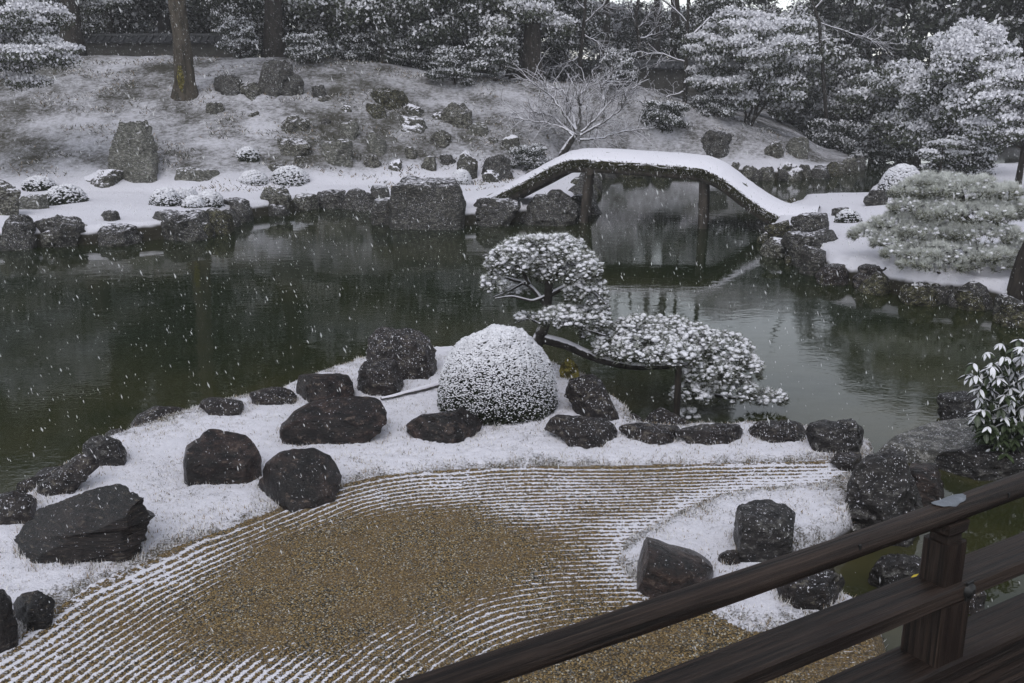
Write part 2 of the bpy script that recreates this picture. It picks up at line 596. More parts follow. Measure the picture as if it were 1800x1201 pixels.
def hill_mat():
    m, t, b = newmat('snowy_hillside')
    P = nd(t, 'NewGeometry').outputs['Position']
    cv = nd(t, 'Attribute', {'attribute_name': 'cover'}).outputs['Fac']
    n1 = noise(t, vscale(t, P, (1.0, 0.8, 2.2)), 7.0, 8, 0.78)
    n2 = noise(t, P, 0.9, 4, 0.6)
    f = mth(t, 'ADD', mth(t, 'MULTIPLY', n1, 0.7), mth(t, 'MULTIPLY', n2, 0.5))
    f = ramp(t, mth(t, 'ADD', f, mth(t, 'MULTIPLY', cv, 0.5)), 0.66, 0.98)
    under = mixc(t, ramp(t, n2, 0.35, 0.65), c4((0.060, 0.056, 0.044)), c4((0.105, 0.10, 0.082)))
    thin = mixc(t, f, under, c4((0.40, 0.395, 0.43)))  # thin snow over grass, greyed further to paint in the trees' shade
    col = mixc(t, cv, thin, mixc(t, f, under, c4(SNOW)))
    pz = nd(t, 'SeparateXYZ', None, Vector=P).outputs[2]
    low = ramp(t, mth(t, 'ADD', pz, mth(t, 'MULTIPLY', mth(t, 'SUBTRACT', n2, 0.5), 0.25)), 0.30, 0.22)
    col = mixc(t, low, col, mixc(t, n1, c4((0.018, 0.016, 0.012)), c4((0.05, 0.045, 0.03))))
    t.links.new(col, b.inputs['Base Color'])
    b.inputs['Roughness'].default_value = 0.9
    b.inputs['Specular IOR Level'].default_value = 0.1
    bp = nd(t, 'Bump', None, Height=n1, Strength=0.7, Distance=0.08)
    t.links.new(bp.outputs[0], b.inputs['Normal'])
    return m


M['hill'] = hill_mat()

# ------------------------------------------------------------------ the lie of the land
ZN = 0.25
garden = np.concatenate([poly([(-500, 1080), (-200, 965), (0, 918), (50, 884), (130, 828), (190, 790), (240, 770), (330, 739), (480, 705), (520, 684), (620, 652), (700, 632), (780, 618),
                               (900, 612), (1000, 662), (1055, 692), (1098, 728), (1130, 763), (1200, 769), (1280, 765), (1400, 767), (1470, 774), (1530, 793), (1560, 806), (1520, 850), (1510, 935), (1455, 975),
                               (1400, 985), (1375, 1005), (1450, 1040), (1480, 1062), (1560, 1095)], 0.1),
                         np.array([[1.75, 3.3], [4.5, 2.4], [7, -3], [-9, -3], [-9, 4.0]])])
shingle = poly([(1535, 792), (1560, 772), (1625, 748), (1700, 738), (1760, 730), (1900, 715), (2400, 740), (2400, 900), (1830, 838), (1740, 828), (1650, 812), (1600, 806)], 0.05)
gravel_p = np.concatenate([poly([(-300, 1330), (-60, 1165), (30, 1122), (100, 1068), (170, 1022), (260, 985), (310, 960), (400, 930), (470, 897), (540, 872), (610, 848), (650, 838), (710, 832), (800, 825), (950, 820),
                                 (1100, 818), (1250, 815), (1400, 812), (1490, 806), (1515, 803), (1500, 826), (1440, 850), (1340, 856), (1260, 871), (1200, 896), (1150, 922), (1105, 945), (1084, 985), (1100, 1010), (1160, 1045),
                                 (1240, 1060), (1262, 1084), (1320, 1112), (1420, 1098), (1480, 1075), (1560, 1098)], ZN),
                           np.array([[1.6, 3.2], [4.4, 2.3], [6.5, -2.5], [-8, -2.5], [-6, 1.5]])])
rake_line = poly([(-420, 1420), (-60, 1165), (30, 1118), (100, 1072), (170, 1030), (260, 990), (310, 962), (400, 930), (470, 900), (540, 872), (610, 848), (650, 838), (710, 831), (800, 825), (950, 820),
                  (1100, 818), (1250, 815), (1400, 812), (1560, 808), (1900, 800)], ZN)
bare_p = poly([(395, 1085), (425, 1010), (520, 952), (620, 915), (720, 898), (820, 905), (880, 940), (890, 985), (850, 1040), (720, 1090), (580, 1120), (430, 1130)], ZN)
bare2_p = poly([(960, 1225), (1100, 1155), (1215, 1105), (1300, 1100), (1580, 1090), (1700, 1300), (900, 1300)], ZN)
right_edge = poly([(1500, 826), (1440, 850), (1340, 856), (1260, 871), (1200, 896), (1150, 922), (1095, 930), (1084, 985), (1100, 1010), (1150, 1045)], ZN)

far_bank = np.concatenate([poly([(-700, 450), (-300, 446), (0, 437), (60, 434), (150, 432), (260, 424), (380, 414), (398, 392), (450, 383), (515, 374), (560, 363), (645, 366), (690, 394), (815, 398),
                                 (905, 392), (1000, 388), (1022, 372), (1030, 340), (1045, 314), (1100, 310), (1200, 309), (1290, 312), (1360, 318), (1430, 314), (1480, 306), (1512, 298), (1500, 288), (1470, 275), (1455, 262)], 0.0),
                           np.array([[16.5, 47], [24, 52], [40, 50], [70, 60], [90, 170], [-90, 170], [-90, 30]])])
right_bank = np.concatenate([poly([(1345, 415), (1352, 390), (1392, 376), (1400, 366), (1540, 363), (1515, 350), (1535, 338), (1620, 322), (1750, 305), (1900, 296)], 0.0),
                             np.array([[40, 36], [60, 30], [40, 8]]),
                             poly([(2000, 600), (1800, 562), (1740, 545), (1690, 536), (1590, 524), (1500, 503), (1440, 495), (1420, 470), (1375, 458), (1350, 435)], 0.0)])

_hc = ([-900, 0, 130, 300, 600, 700, 760, 900, 1050, 1130, 1200, 1300, 1400, 1460, 1560, 1700, 2200],
       [3.7, 3.5, 3.65, 3.65, 3.55, 3.35, 3.1, 2.75, 2.6, 2.4, 1.95, 1.35, 0.65, 0.2, 0.2, 0.6, 1.6])
_y0 = ([-900, 400, 600, 760, 900, 1050, 1500], [27, 27, 28.5, 30, 30.5, 33.5, 34])


def terr(X, Y):
    X = np.asarray(X, float); Y = np.asarray(Y, float)
    P3 = np.stack([X, Y, X * 0], -1)
    # near garden
    sA, sB = sdf(X, Y, garden), sdf(X, Y, shingle)
    sG = sdf(X, Y, gravel_p)
    zA = ZN + 0.018 * smooth(0.0, 0.14, -sG) * smooth(0.05, 0.5, sA) + 0.015 * smooth(0.2, 0.9, -sG)
    k = smooth(-0.16, 0.12, sA + 0.06 * vnoise(P3 * 4.0))
    near = -0.5 + (zA + 0.5) * k
    kb = smooth(-0.2, 0.1, sB)
    near = np.maximum(near, -0.5 + 0.62 * kb)
    # far banks
    s1, s2 = sdf(X, Y, far_bank), sdf(X, Y, right_bank)
    col = 900 + F * X / (np.maximum(Y, 1) * CP + 0.7)
    hc = np.interp(col, *_hc)
    y0 = np.interp(col, *_y0)
    t = np.clip((Y - y0) / (37.5 - y0), 0, 1.0)
    hill = hc * (t ** 1.15) * (1 + 0.10 * np.sin(t * math.pi)) + np.clip(Y - 37.5, 0, 60) * 0.012
    hill = hill * smooth(0.3, 2.0, s1)
    zl = 0.36 + hill + 0.10 * fbm(P3 * 0.7, 3) * smooth(0.5, 2.0, s1) + 0.05 * smooth(0.02, 0.3, t) * fbm(P3 * 2.5, 3, 5)
    far = -0.8 + (zl + 0.8) * smooth(-0.25, 0.30, s1)
    zr = 0.40 + 0.12 * smooth(0.5, 3, s2) + 0.05 * fbm(P3 * 0.8, 3, 3)
    far = np.maximum(far, -0.8 + (zr + 0.8) * smooth(-0.25, 0.30, s2))
    return np.where(Y < 12.5, near, far)


def surf(X, Y):
    return np.maximum(terr(X, Y), 0.0)


def gz(x, y):
    return float(surf(np.array([x]), np.array([y]))[0])


def hit(px, py):
    r = ray(px, py)
    d = np.linspace(2.5, 75, 3000)
    pts = C_ + r[None, :] * (d / r[1])[:, None]
    below = pts[:, 2] <= surf(pts[:, 0], pts[:, 1])
    i = int(np.argmax(below)) if below.any() else len(d) - 1
    return pts[i]


def grid_faces(nx, ny):
    i = np.arange(ny - 1)[:, None] * nx
    j = np.arange(nx - 1)[None, :]
    return np.stack([i + j, i + j + 1, i + nx + j + 1, i + nx + j], -1).reshape(-1, 4)


# far terrain: one sheet out to the horizon
def spaced(a, b, st, lo, hi):
    mid = np.arange(a, b + st / 2, st)
    L, x, s_ = [], a, st
    while x > lo:
        s_ *= 1.25; x -= s_; L.append(x)
    Rr, x, s_ = [], b, st
    while x < hi:
        s_ *= 1.25; x += s_; Rr.append(x)
    return np.concatenate([L[::-1], mid, Rr])


xs = spaced(-21, 21, 0.16, -230, 230)
ys = spaced(13, 43, 0.14, -60, 260)
X, Y = np.meshgrid(xs, ys)
Z = terr(X, Y)
Z = np.where(Y < 12.5, Z - 0.12, Z)
# keep the coarse sheet under the fine garden sheet
Z = np.where((Y < 12.5) & (Z > 0.0), Z - 0.10, Z)
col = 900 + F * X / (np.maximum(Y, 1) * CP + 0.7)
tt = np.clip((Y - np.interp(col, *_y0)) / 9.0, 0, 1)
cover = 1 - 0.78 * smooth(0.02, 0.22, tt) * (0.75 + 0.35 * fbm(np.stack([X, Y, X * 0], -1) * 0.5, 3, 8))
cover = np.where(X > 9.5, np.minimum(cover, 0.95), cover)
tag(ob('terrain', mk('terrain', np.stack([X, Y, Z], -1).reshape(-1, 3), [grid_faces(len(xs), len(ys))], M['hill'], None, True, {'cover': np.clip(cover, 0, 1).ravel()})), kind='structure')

# fine garden sheet
st = 0.0225
xs = np.arange(-5.6, 6.2, st)
ys = np.arange(2.6, 11.4, st)
X, Y = np.meshgrid(xs, ys)
Zt = terr(X, Y)
sA, sB, sG = sdf(X, Y, garden), sdf(X, Y, shingle), sdf(X, Y, gravel_p)
P3 = np.stack([X, Y, X * 0], -1)
rl = []
for i in range(len(rake_line) - 1):
    a_, b_ = rake_line[i], rake_line[i + 1]
    k_ = max(1, int(np.linalg.norm(b_ - a_) / 0.05))
    rl += [a_ + (b_ - a_) * j / k_ for j in range(k_)]
rl = np.array(rl)
u = np.zeros(X.shape)
for r0 in range(0, X.shape[0], 40):
    dd = np.sqrt((X[r0:r0 + 40, :, None] - rl[:, 0]) ** 2 + (Y[r0:r0 + 40, :, None] - rl[:, 1]) ** 2).astype(np.float32)
    mn = dd.min(-1)
    u[r0:r0 + 40] = mn - 0.14 * np.log(np.exp(-(dd - mn[..., None]) / 0.14).sum(-1))
u = u + 0.030 * fbm(P3 * 1.6, 2, 4) + 0.010 * fbm(P3 * 7.0, 2, 14)
sb1, sb2 = sdf(X, Y, bare_p), sdf(X, Y, bare2_p)
cov_g = 0.60 - 0.46 * smooth(-0.42, 0.18, sb1 + 0.22 * fbm(P3 * 1.1, 3, 41)) - 0.46 * smooth(-0.40, 0.15, sb2)
cov_g += 0.26 * fbm(P3 * 1.5, 4, 2)
px_ = 900 + F * X / (Y * CP + (H - ZN) * SP)
cov_g += 0.16 * smooth(1050, 1400, px_) - 0.06 * smooth(0.5, 1.2, u) * smooth(-0.1, -0.5, sb1) * smooth(-2.0, 0.0, X)
de = pdist(X, Y, right_edge)
cov_g += 0.24 * smooth(0.35, 0.0, de) * smooth(0.0, 0.02, sG)
amp = 0.0065 * np.clip(1 - 0.65 * smooth(-0.4, 0.2, sb1), 0.1, 1)
ridge = amp * np.sin(u / LAM * 2 * math.pi) * smooth(0.0, 0.05, sG)
mossb = (0.014 * fbm(P3 * 28, 3, 6) + 0.012 * fbm(P3 * 7, 2, 7)) * smooth(-0.0, 0.06, -sG) * smooth(-0.05, 0.15, np.maximum(sA, -9))
cov_b = 0.42 + 0.42 * smooth(0.05, 0.45, sA) * smooth(0.0, 0.25, -sG) + 0.36 * fbm(P3 * 1.8, 4, 11)
Zf = Zt + ridge + mossb
vid = np.arange(X.size).reshape(X.shape)
fq = grid_faces(len(xs), len(ys))


def fc(A):
    return (A[:-1, :-1] + A[1:, 1:]).ravel() / 2


isB = fc(sB) > fc(sA)
isG = (fc(sG) > 0) & ~isB & (fc(sA) > 0.0)
keep = (np.maximum(fc(sA), fc(sB)) > -0.5)


def sub_sheet(name, mask, mat, attrs):
    f = fq[mask]
    used = np.unique(f)
    re = np.full(X.size, -1); re[used] = np.arange(len(used))
    V = np.stack([X.ravel()[used], Y.ravel()[used], Zf.ravel()[used]], -1)
    return tag(ob(name, mk(name, V, [re[f]], mat, None, True, {k: v.ravel()[used] for k, v in attrs.items()})), kind='structure')


sub_sheet('raked_gravel', isG & keep, M['gravel'], {'rake': u, 'cover': np.clip(cov_g, 0, 1)})
sub_sheet('snowy_moss_bank', ~isG & ~isB & keep, M['bank'], {'cover': np.clip(cov_b, 0, 1)})
sub_sheet('shingle_shore', isB & keep, M['pebble'], {'cover': cov_b})

# water: one sheet
wx = np.array([-240.0, 240.0]); wy = np.array([-60.0, 260.0])
wx, wy = spaced(-12, 12, 0.2, -240, 240), spaced(1, 16, 0.2, -60, 260)
WX, WY = np.meshgrid(wx, wy)
shal = np.exp(-np.clip(-sdf(WX, WY, garden), 0, 50) / 0.9)
shal = np.maximum(shal, np.exp(-np.clip(-sdf(WX, WY, shingle), 0, 50) / 1.1))
tag(ob('pond_water', mk('pond_water', np.stack([WX, WY, WX * 0], -1).reshape(-1, 3), [grid_faces(len(wx), len(wy))], M['water'], None, True, {'shallow': shal.ravel()})), kind='structure')

# grass: frosted blades on the moss bank
n = 420000
bx, by = rng.uniform(-5.4, 5.6, n), rng.uniform(3.4, 11.0, n)
bA, bG = sdf(bx, by, garden), sdf(bx, by, gravel_p)
dens = np.where(bG < 0.0, 0.45 + 0.5 * np.exp(-np.abs(bG) / 0.12) + 0.5 * np.exp(-np.abs(bA) / 0.12), 0.0) * (bA > -0.02)
dens *= 0.55 + 0.9 * np.clip(0.5 + fbm(np.stack([bx, by, bx * 0], -1) * 2.2, 3, 21), 0, 1)
kp = rng.random(n) < np.clip(dens, 0, 1)
bx, by, bA, bG = bx[kp], by[kp], bA[kp], bG[kp]
n = len(bx)
bz = terr(bx, by)
edge = np.maximum(np.exp(-np.abs(bG) / 0.10), np.exp(-np.abs(bA) / 0.15))
L = rng.uniform(0.012, 0.032, n) * (1 + 0.8 * edge)
th = rng.uniform(0, 2 * math.pi, n)
lean = rng.uniform(0.4, 1.0, n)
tip = np.stack([bx + np.cos(th) * L * lean, by + np.sin(th) * L * lean, bz + L * (1.1 - 0.8 * lean)], -1)
wv = np.stack([-np.sin(th), np.cos(th), th * 0], -1) * (rng.uniform(0.0018, 0.0042, n) * (1 + 0.2))[:, None]
b0 = np.stack([bx, by, bz - 0.006], -1)
V = np.stack([b0 - wv, b0 + wv, tip], 1).reshape(-1, 3)
mi = np.where(rng.random(n) < 0.16 + 0.30 * edge, 1, 0)
mi = np.where(rng.random(n) < 0.07 + 0.10 * edge, 2, mi)
tag(ob('frosted_grass', mk('frosted_grass', V, [np.arange(3 * n).reshape(-1, 3)], [M['frost_blade'], M['dry_blade'], M['dark_blade']], mi)),
    'short grass and moss blades whitened by snow along the gravel bed', 'grass', kind='stuff')

# dead grass on the far hill
n = 26000
gx, gy = rng.uniform(-21, 10, n), rng.uniform(27, 38, n)
nz_ = fbm(np.stack([gx * 0.9, gy * 1.6, gx * 0], -1), 3, 31)
kp = (nz_ > 0.10) & (sdf(gx, gy, far_bank) > 1.5)
gx, gy = gx[kp], gy[kp]
n = len(gx)
gzv = terr(gx, gy)
L = rng.uniform(0.06, 0.16, n)
th = rng.uniform(0, 2 * math.pi, n)
b0 = np.stack([gx, gy, gzv - 0.02], -1)
tip = b0 + np.stack([np.cos(th) * L * 0.7, np.sin(th) * L * 0.7 - 0.4 * L, L * 0.75], -1)
wv = np.stack([np.full(n, 0.02), th * 0, th * 0], -1)
V = np.stack([b0 - wv, b0 + wv, tip], 1).reshape(-1, 3)
tag(ob('hill_grass', mk('hill_grass', V, [np.arange(3 * n).reshape(-1, 3)], [M['dry_blade'], M['dark_blade'], M['frost_blade']], rng.choice([0, 1, 2], n, p=[.2, .45, .35]))),
    'dead grass tufts poking through thin snow on the hillside', 'grass', kind='stuff')


# ------------------------------------------------------------------ stones
def blob_outline(x0, y0, x1, y1, seed, k=2.6, boxy=None):
    r = np.random.default_rng(seed)
    th = np.linspace(0, 2 * math.pi, 26, endpoint=False)
    kk = k
    c, s_ = np.cos(th), np.sin(th)
    rad = (np.abs(c) ** kk + np.abs(s_) ** kk) ** (-1 / kk)
    rad *= 1 + 0.10 * np.sin(2 * th + r.uniform(0, 6)) + 0.07 * np.sin(3 * th + r.uniform(0, 6)) + 0.05 * np.sin(5 * th + r.uniform(0, 6)) + r.uniform(-.03, .03, 26)
    x, y = rad * c, rad * s_
    x = (x - x.min()) / (x.max() - x.min()) * (x1 - x0) + x0
    y = y1 - (y - y.min()) / (y.max() - y.min()) * (y1 - y0)
    return list(zip(x, y))


def stone(outline, label, mat='far_rock', dep=0.75, lvl=4, facets=5, rough=0.05, strata=0.0, seed=1, base=None, power=0.72, flat=False, name='stone', group=None, cat='rock', zbase=None, sink=0.35, cuts=(), lowf=None, back=0.55):
    O = np.array(outline, float)
    low = 0.45
    if len(O) == 4 and O.ndim == 1:
        low = 0.7
        O = np.array(blob_outline(*outline, seed=seed))
    if lowf is not None:
        low = lowf
    if group in ('dark stones set in the snowy moss bank', 'stones edging the near shore'):
        FOOT.append(O)
    r = np.random.default_rng(seed)
    x0, x1, y0, y1 = O[:, 0].min(), O[:, 0].max(), O[:, 1].min(), O[:, 1].max()
    cx, cy = (x0 + x1) / 2, (y0 + y1) / 2
    by = base if base is not None else y1
    P0 = at(cx, by, zbase) if zbase is not None else hit(cx, by)
    D0 = depth(P0)
    W = (x1 - x0) * D0 / F
    dh = dep * W / 2
    Dc = D0 + dh * back
    s_ = Dc / F
    C0 = C_ + ray(cx, cy) * Dc
    # radius of the outline in every direction
    N = 240
    th = np.linspace(-math.pi, math.pi, N, endpoint=False)
    rad = np.zeros(N)
    px, py = O[:, 0] - cx, cy - O[:, 1]
    for i in range(len(O)):
        ax, ay, bx_, by_ = px[i], py[i], px[(i + 1) % len(O)], py[(i + 1) % len(O)]
        ex, ey = bx_ - ax, by_ - ay
        den = np.cos(th) * ey - np.sin(th) * ex
        den = np.where(abs(den) < 1e-9, 1e-9, den)
        tr = (ax * ey - ay * ex) / den
        tq = (ax * np.sin(th) - ay * np.cos(th)) / den
        ok = (tr > 0) & (tq >= -1e-6) & (tq <= 1 + 1e-6)
        rad = np.where(ok, np.maximum(rad, tr), rad)
    rad[rad == 0] = rad[rad > 0].mean()
    rad = (np.roll(rad, 1) + 2 * rad + np.roll(rad, -1)) / 4
    n3, fa = ico(lvl)
    a, c, b = n3[:, 0], n3[:, 1], n3[:, 2]
    ang = np.arctan2(b, a)
    rr = np.interp(ang, np.concatenate([th, [math.pi]]), np.concatenate([rad, [rad[0]]])) * s_
    rho = np.hypot(a, b)
    fac = np.clip(rho, 0, 1) ** power
    vr = ray(cx, cy); az = np.array([vr[0], vr[1], 0]); az /= np.linalg.norm(az)
    vr = vr / np.linalg.norm(vr)
    dax = az + 0.5 * (vr - az); dax /= np.linalg.norm(dax)
    lx = rr * fac * np.cos(ang)
    lz = rr * fac * np.sin(ang)
    hgt = (y1 - y0) * s_
    # below the middle the stone keeps its width down into the ground
    side = np.where(a >= 0, np.interp(-0.25, np.concatenate([th, [math.pi]]), np.concatenate([rad, [rad[0]]])), np.interp(-math.pi + 0.25, np.concatenate([th, [math.pi]]), np.concatenate([rad, [rad[0]]]))) * s_
    lxb = side * fac * np.sign(np.cos(ang)) * np.abs(np.cos(ang)) ** 0.42
    lx = np.where(b < 0, lx + (lxb - lx) * low, lx)
    lz = np.where(b < -0.15, lz - sink * hgt * smooth(0.15, 0.7, -b), lz)
    ly = dh * np.sign(c) * np.abs(c) ** power
    V = C0 + lx[:, None] * R_ + lz[:, None] * U_ + ly[:, None] * dax
    cen = C0
    size = min(W, hgt * 1.6)
    for k in range(facets):
        d = r.normal(size=3); d[2] = abs(d[2]) * 0.6
        d /= np.linalg.norm(d)
        # do not cut the silhouette itself much: favour facets facing the viewer or up
        if d[1] > 0.2:
            d[1] = -d[1]
        pr = (V - cen) @ d
        lim = np.quantile(pr, r.uniform(0.80, 0.94))
        ex = np.clip(pr - lim, 0, None)
        V = V - d[None, :] * (ex * 0.92)[:, None]
    for d, qn in cuts:
        d = np.array(d, float); d /= np.linalg.norm(d)
        pr = (V - cen) @ d
        ex = np.clip(pr - np.quantile(pr, qn), 0, None)
        V = V - d[None, :] * (ex * 0.95)[:, None]
    if flat:
        d = np.array([r.uniform(-.06, .06), -0.12, 1.0]); d /= np.linalg.norm(d)
        pr = (V - cen) @ d
        lim = np.quantile(pr, 0.80)
        ex = np.clip(pr - lim, 0, None)
        V = V - d[None, :] * (ex * 0.75)[:, None]
    nrm = V - cen
    nrm = nrm / (np.linalg.norm(nrm, axis=1)[:, None] + 1e-9)
    q = V / max(size, 0.05)
    # broken planes: cells pushed in and out, then ridged roughness
    cellp = q * 2.4 + 0.35 * np.stack([fbm(q * 2, 2, seed + 20 + k) for k in range(3)], -1)
    sc_ = r.uniform(-1, 1, (9, 3)); sv = r.uniform(-1, 1, 9)
    qc = (V - cen) / size
    dd_ = np.linalg.norm(qc[:, None, :] - sc_[None] * np.array([0.7, 0.5, 0.45]), axis=2)
    near_ = np.argsort(dd_, 1)
    w0 = smooth(0.0, 0.10, np.take_along_axis(dd_, near_[:, 1:2], 1)[:, 0] - np.take_along_axis(dd_, near_[:, :1], 1)[:, 0])
    cell = sv[near_[:, 0]] * w0 - 0.5 * (1 - w0)
    V = V + nrm * (size * rough * (1.3 * fbm(q * 2.6, 4, seed) + 0.55 * cell + 0.9 * (0.4 - np.abs(fbm(q * 5.0, 4, seed + 5)) * 2)))[:, None]
    if strata:
        tl = np.array([-0.18, 0.12, 1.0])
        h = (V @ tl) / size * 7 + 0.6 * fbm(q * np.array([1.2, 1.2, 1.2]), 3, seed + 9)
        stp = np.floor(h) + smooth(0.72, 1.0, h - np.floor(h))
        off = vnoise(np.stack([stp * 0 + np.floor(h) * 3.7, q[:, 0] * 1.5, q[:, 1] * 1.5], -1), seed)
        V = V + nrm * (size * strata * np.clip(1.15 - nrm[:, 2], 0.15, 1) * (off + 0.9 * smooth(0.72, 1.0, h - np.floor(h))))[:, None]
    o_ = np.array([C0[0], C0[1], gz(C0[0], C0[1])])
    me = mk(name, V - o_, [fa], M[mat], None, True)
    me.polygons.foreach_set('use_smooth', np.full(len(fa), True))
    try:
        me.set_sharp_from_angle(angle=math.radians(38))
    except Exception:
        pass
    o = ob(name, me, None, o_)
    return tag(o, label, cat, group)


FOOT = []
NG = 'dark stones set in the snowy moss bank'
SH = 'stones edging the near shore'
st1 = [(30, 947), (32, 940), (54, 924), (55, 916), (72, 904), (75, 896), (107, 877), (152, 859), (185, 851), (220, 848), (231, 860), (250, 885), (262, 900), (270, 925), (268, 935), (250, 955), (247, 985), (200, 995), (120, 1002), (50, 1003), (40, 988), (28, 965)]
stone(st1, 'large layered slate boulder with angular top, biggest stone at left of the gravel', 'slate', 0.75, 6, 3, 0.026, 0.055, 11, cuts=[((-0.30, -0.42, 0.86), 0.60), ((0.05, -0.97, 0.25), 0.74), ((0.85, -0.5, 0.15), 0.86)], group=NG, power=0.6)
st2 = [(324, 800), (327, 787), (350, 772), (354, 764), (367, 754), (385, 754), (405, 761), (422, 764), (435, 770), (450, 787), (460, 808), (462, 825), (457, 840), (425, 845), (365, 855), (329, 850), (324, 815)]
stone(st2, 'dark rounded boulder with a humped top, upper left of the smooth gravel-edge boulder', 'wet_rock', 0.85, 5, 2, 0.026, 0, 12, cuts=[((0.15, -0.95, 0.2), 0.72), ((0.2, -0.45, 0.87), 0.72)], group=NG, power=0.62)
st3 = [(446, 867), (460, 847), (459, 830), (465, 817), (490, 802), (517, 794), (550, 794), (575, 801), (597, 812), (606, 832), (607, 850), (597, 860), (550, 875), (507, 886), (480, 891), (460, 881)]
stone(st3, 'smooth wet boulder right at the rim of the raked gravel lines', 'wet_rock', 0.8, 5, 2, 0.024, 0, 13, cuts=[((0.1, -0.6, 0.8), 0.72), ((-0.75, -0.65, 0.15), 0.86)], group=NG, power=0.65)
st4 = [(492, 762), (500, 745), (515, 725), (537, 712), (582, 702), (622, 700), (660, 699), (672, 705), (682, 722), (685, 740), (680, 755), (632, 769), (562, 775), (520, 784), (497, 775)]
stone(st4, 'long wide dark boulder left of the round clipped bush', 'wet_rock', 0.6, 5, 3, 0.03, 0, 14, cuts=[((0.1, -0.97, 0.2), 0.70), ((0.05, -0.3, 0.95), 0.74)], group=NG, power=0.6)
st5 = [(515, 690), (517, 672), (527, 662), (550, 659), (595, 658), (615, 662), (622, 672), (625, 690), (622, 700), (565, 706), (520, 709)]
stone(st5, 'reddish dark block behind the long wide boulder at the water', 'wet_rock', 0.7, 5, 4, 0.035, 0, 15, group=NG, power=0.55, base=709)
stone([(640, 650), (642, 610), (645, 600), (660, 585), (675, 578), (700, 582), (740, 587), (755, 600), (770, 625), (768, 645), (750, 660), (700, 668)], 'stepped brown boulder at the water behind the moss-patched stone', 'edge_rock', 0.7, 5, 5, 0.05, 0.02, 16, group=SH, base=664, power=0.6)
stone([(617, 660), (640, 640), (680, 632), (715, 640), (722, 655), (720, 680), (690, 690), (650, 692), (625, 680)], 'squat stone with pale moss patches left of the round bush', 'edge_rock', 0.7, 5, 5, 0.05, 0.02, 17, group=SH, power=0.6)
stone([(703, 760), (716, 745), (739, 730), (765, 728), (795, 726), (814, 719), (832, 728), (855, 734), (877, 749), (879, 754), (840, 769), (795, 777), (750, 769), (712, 763)], 'low purple-grey stone in front of the round bush, left foot', 'wet_rock', 0.5, 5, 5, 0.05, 0, 18, group=NG, power=0.7)
stone([(945, 762), (960, 745), (979, 732), (1012, 731), (1057, 737), (1083, 749), (1098, 760), (1083, 775), (1065, 786), (1042, 775), (994, 768)], 'low flat-topped stone to the right of the bush foot', 'edge_rock', 0.55, 5, 5, 0.04, 0, 19, group=NG, power=0.65)
stone([(990, 700), (1000, 668), (1040, 660), (1070, 678), (1095, 700), (1100, 720), (1070, 738), (1040, 730), (1010, 715)], 'sloping dark shore rock under the pine limb', 'edge_rock', 0.8, 5, 5, 0.05, 0, 20, group=SH, base=735)
stone([(983, 655), (987, 640), (1000, 628), (1012, 640), (1021, 655), (1018, 664), (988, 664)], 'small pointed stone covered in yellow moss beside the pine', 'yellow_moss', 0.7, 4, 4, 0.06, 0, 21, group=SH)
stone((1085, 746, 1218, 778), 'low flat edging stone near the foot of the pine prop', 'edge_rock', 0.6, 5, 4, 0.06, 0, 22, group=SH, flat=True)
stone((1190, 747, 1335, 783), 'long flat edging stone just right of the pine prop', 'edge_rock', 0.5, 5, 4, 0.07, 0, 23, group=SH, flat=True)
stone((1308, 741, 1452, 776), 'flat grey edging stone beneath the drooping tip of the pine', 'edge_rock', 0.5, 5, 4, 0.07, 0, 24, group=SH, flat=True)
stone((1418, 738, 1548, 794), 'dark broken edging stone at the corner beside the shingle', 'fleck_rock', 0.6, 5, 5, 0.06, 0.02, 25, group=SH)
stone([(1487, 865), (1491, 852), (1499, 832), (1512, 815), (1535, 804), (1570, 798), (1604, 804), (1612, 830), (1618, 860), (1660, 868), (1655, 892), (1620, 915), (1580, 940), (1530, 950), (1500, 945), (1487, 890)],
      'great craggy boulder flecked with snow behind the handrail', 'fleck_rock', 0.8, 6, 5, 0.055, 0.02, 26, group=NG, power=0.6, base=950)
stone([(1590, 850), (1600, 815), (1640, 812), (1655, 838), (1672, 866), (1660, 885), (1620, 895), (1592, 885)], 'wet flat ledge of rock at the side of the great boulder', 'wet_rock', 0.8, 5, 4, 0.04, 0.01, 27, group=NG, flat=True, base=890, power=0.55)
stone([(1280, 920), (1285, 897), (1303, 888), (1333, 880), (1357, 879), (1380, 892), (1397, 907), (1397, 930), (1393, 967), (1367, 980), (1323, 985), (1287, 963), (1282, 943)], 'upright block of stone with flat top, between the great boulder and rail', 'fleck_rock', 0.85, 5, 3, 0.04, 0, 28, group=NG, flat=True, power=0.5)
stone([(1088, 990), (1105, 972), (1103, 953), (1122, 945), (1156, 953), (1178, 962), (1200, 967), (1233, 977), (1257, 997), (1253, 1013), (1217, 1030), (1185, 1040), (1163, 1041), (1135, 1022), (1100, 1003)], 'low smooth stone with a knob, lying against the raked lines', 'wet_rock', 0.95, 5, 1, 0.020, 0, 29, group=NG, power=0.88)
stone((1262, 968, 1312, 992), 'small half-buried stone at the foot of the upright block', 'edge_rock', 0.8, 4, 3, 0.05, 0, 30, group=NG)
stone([(19, 1062), (38, 1047), (68, 1039), (90, 1050), (100, 1060), (98, 1080), (56, 1099), (34, 1105), (22, 1090)], 'flat-topped slate at the lower left edge, the inner of two', 'slate', 0.8, 5, 4, 0.035, 0.02, 31, group=NG, flat=True, power=0.55)
stone([(-60, 1050), (-20, 1036), (4, 1041), (19, 1054), (22, 1080), (34, 1110), (30, 1129), (0, 1142), (-40, 1150)], 'dark slate cut off by the lower left edge, outer of two', 'slate', 0.8, 5, 4, 0.04, 0.02, 32, group=NG, power=0.55)
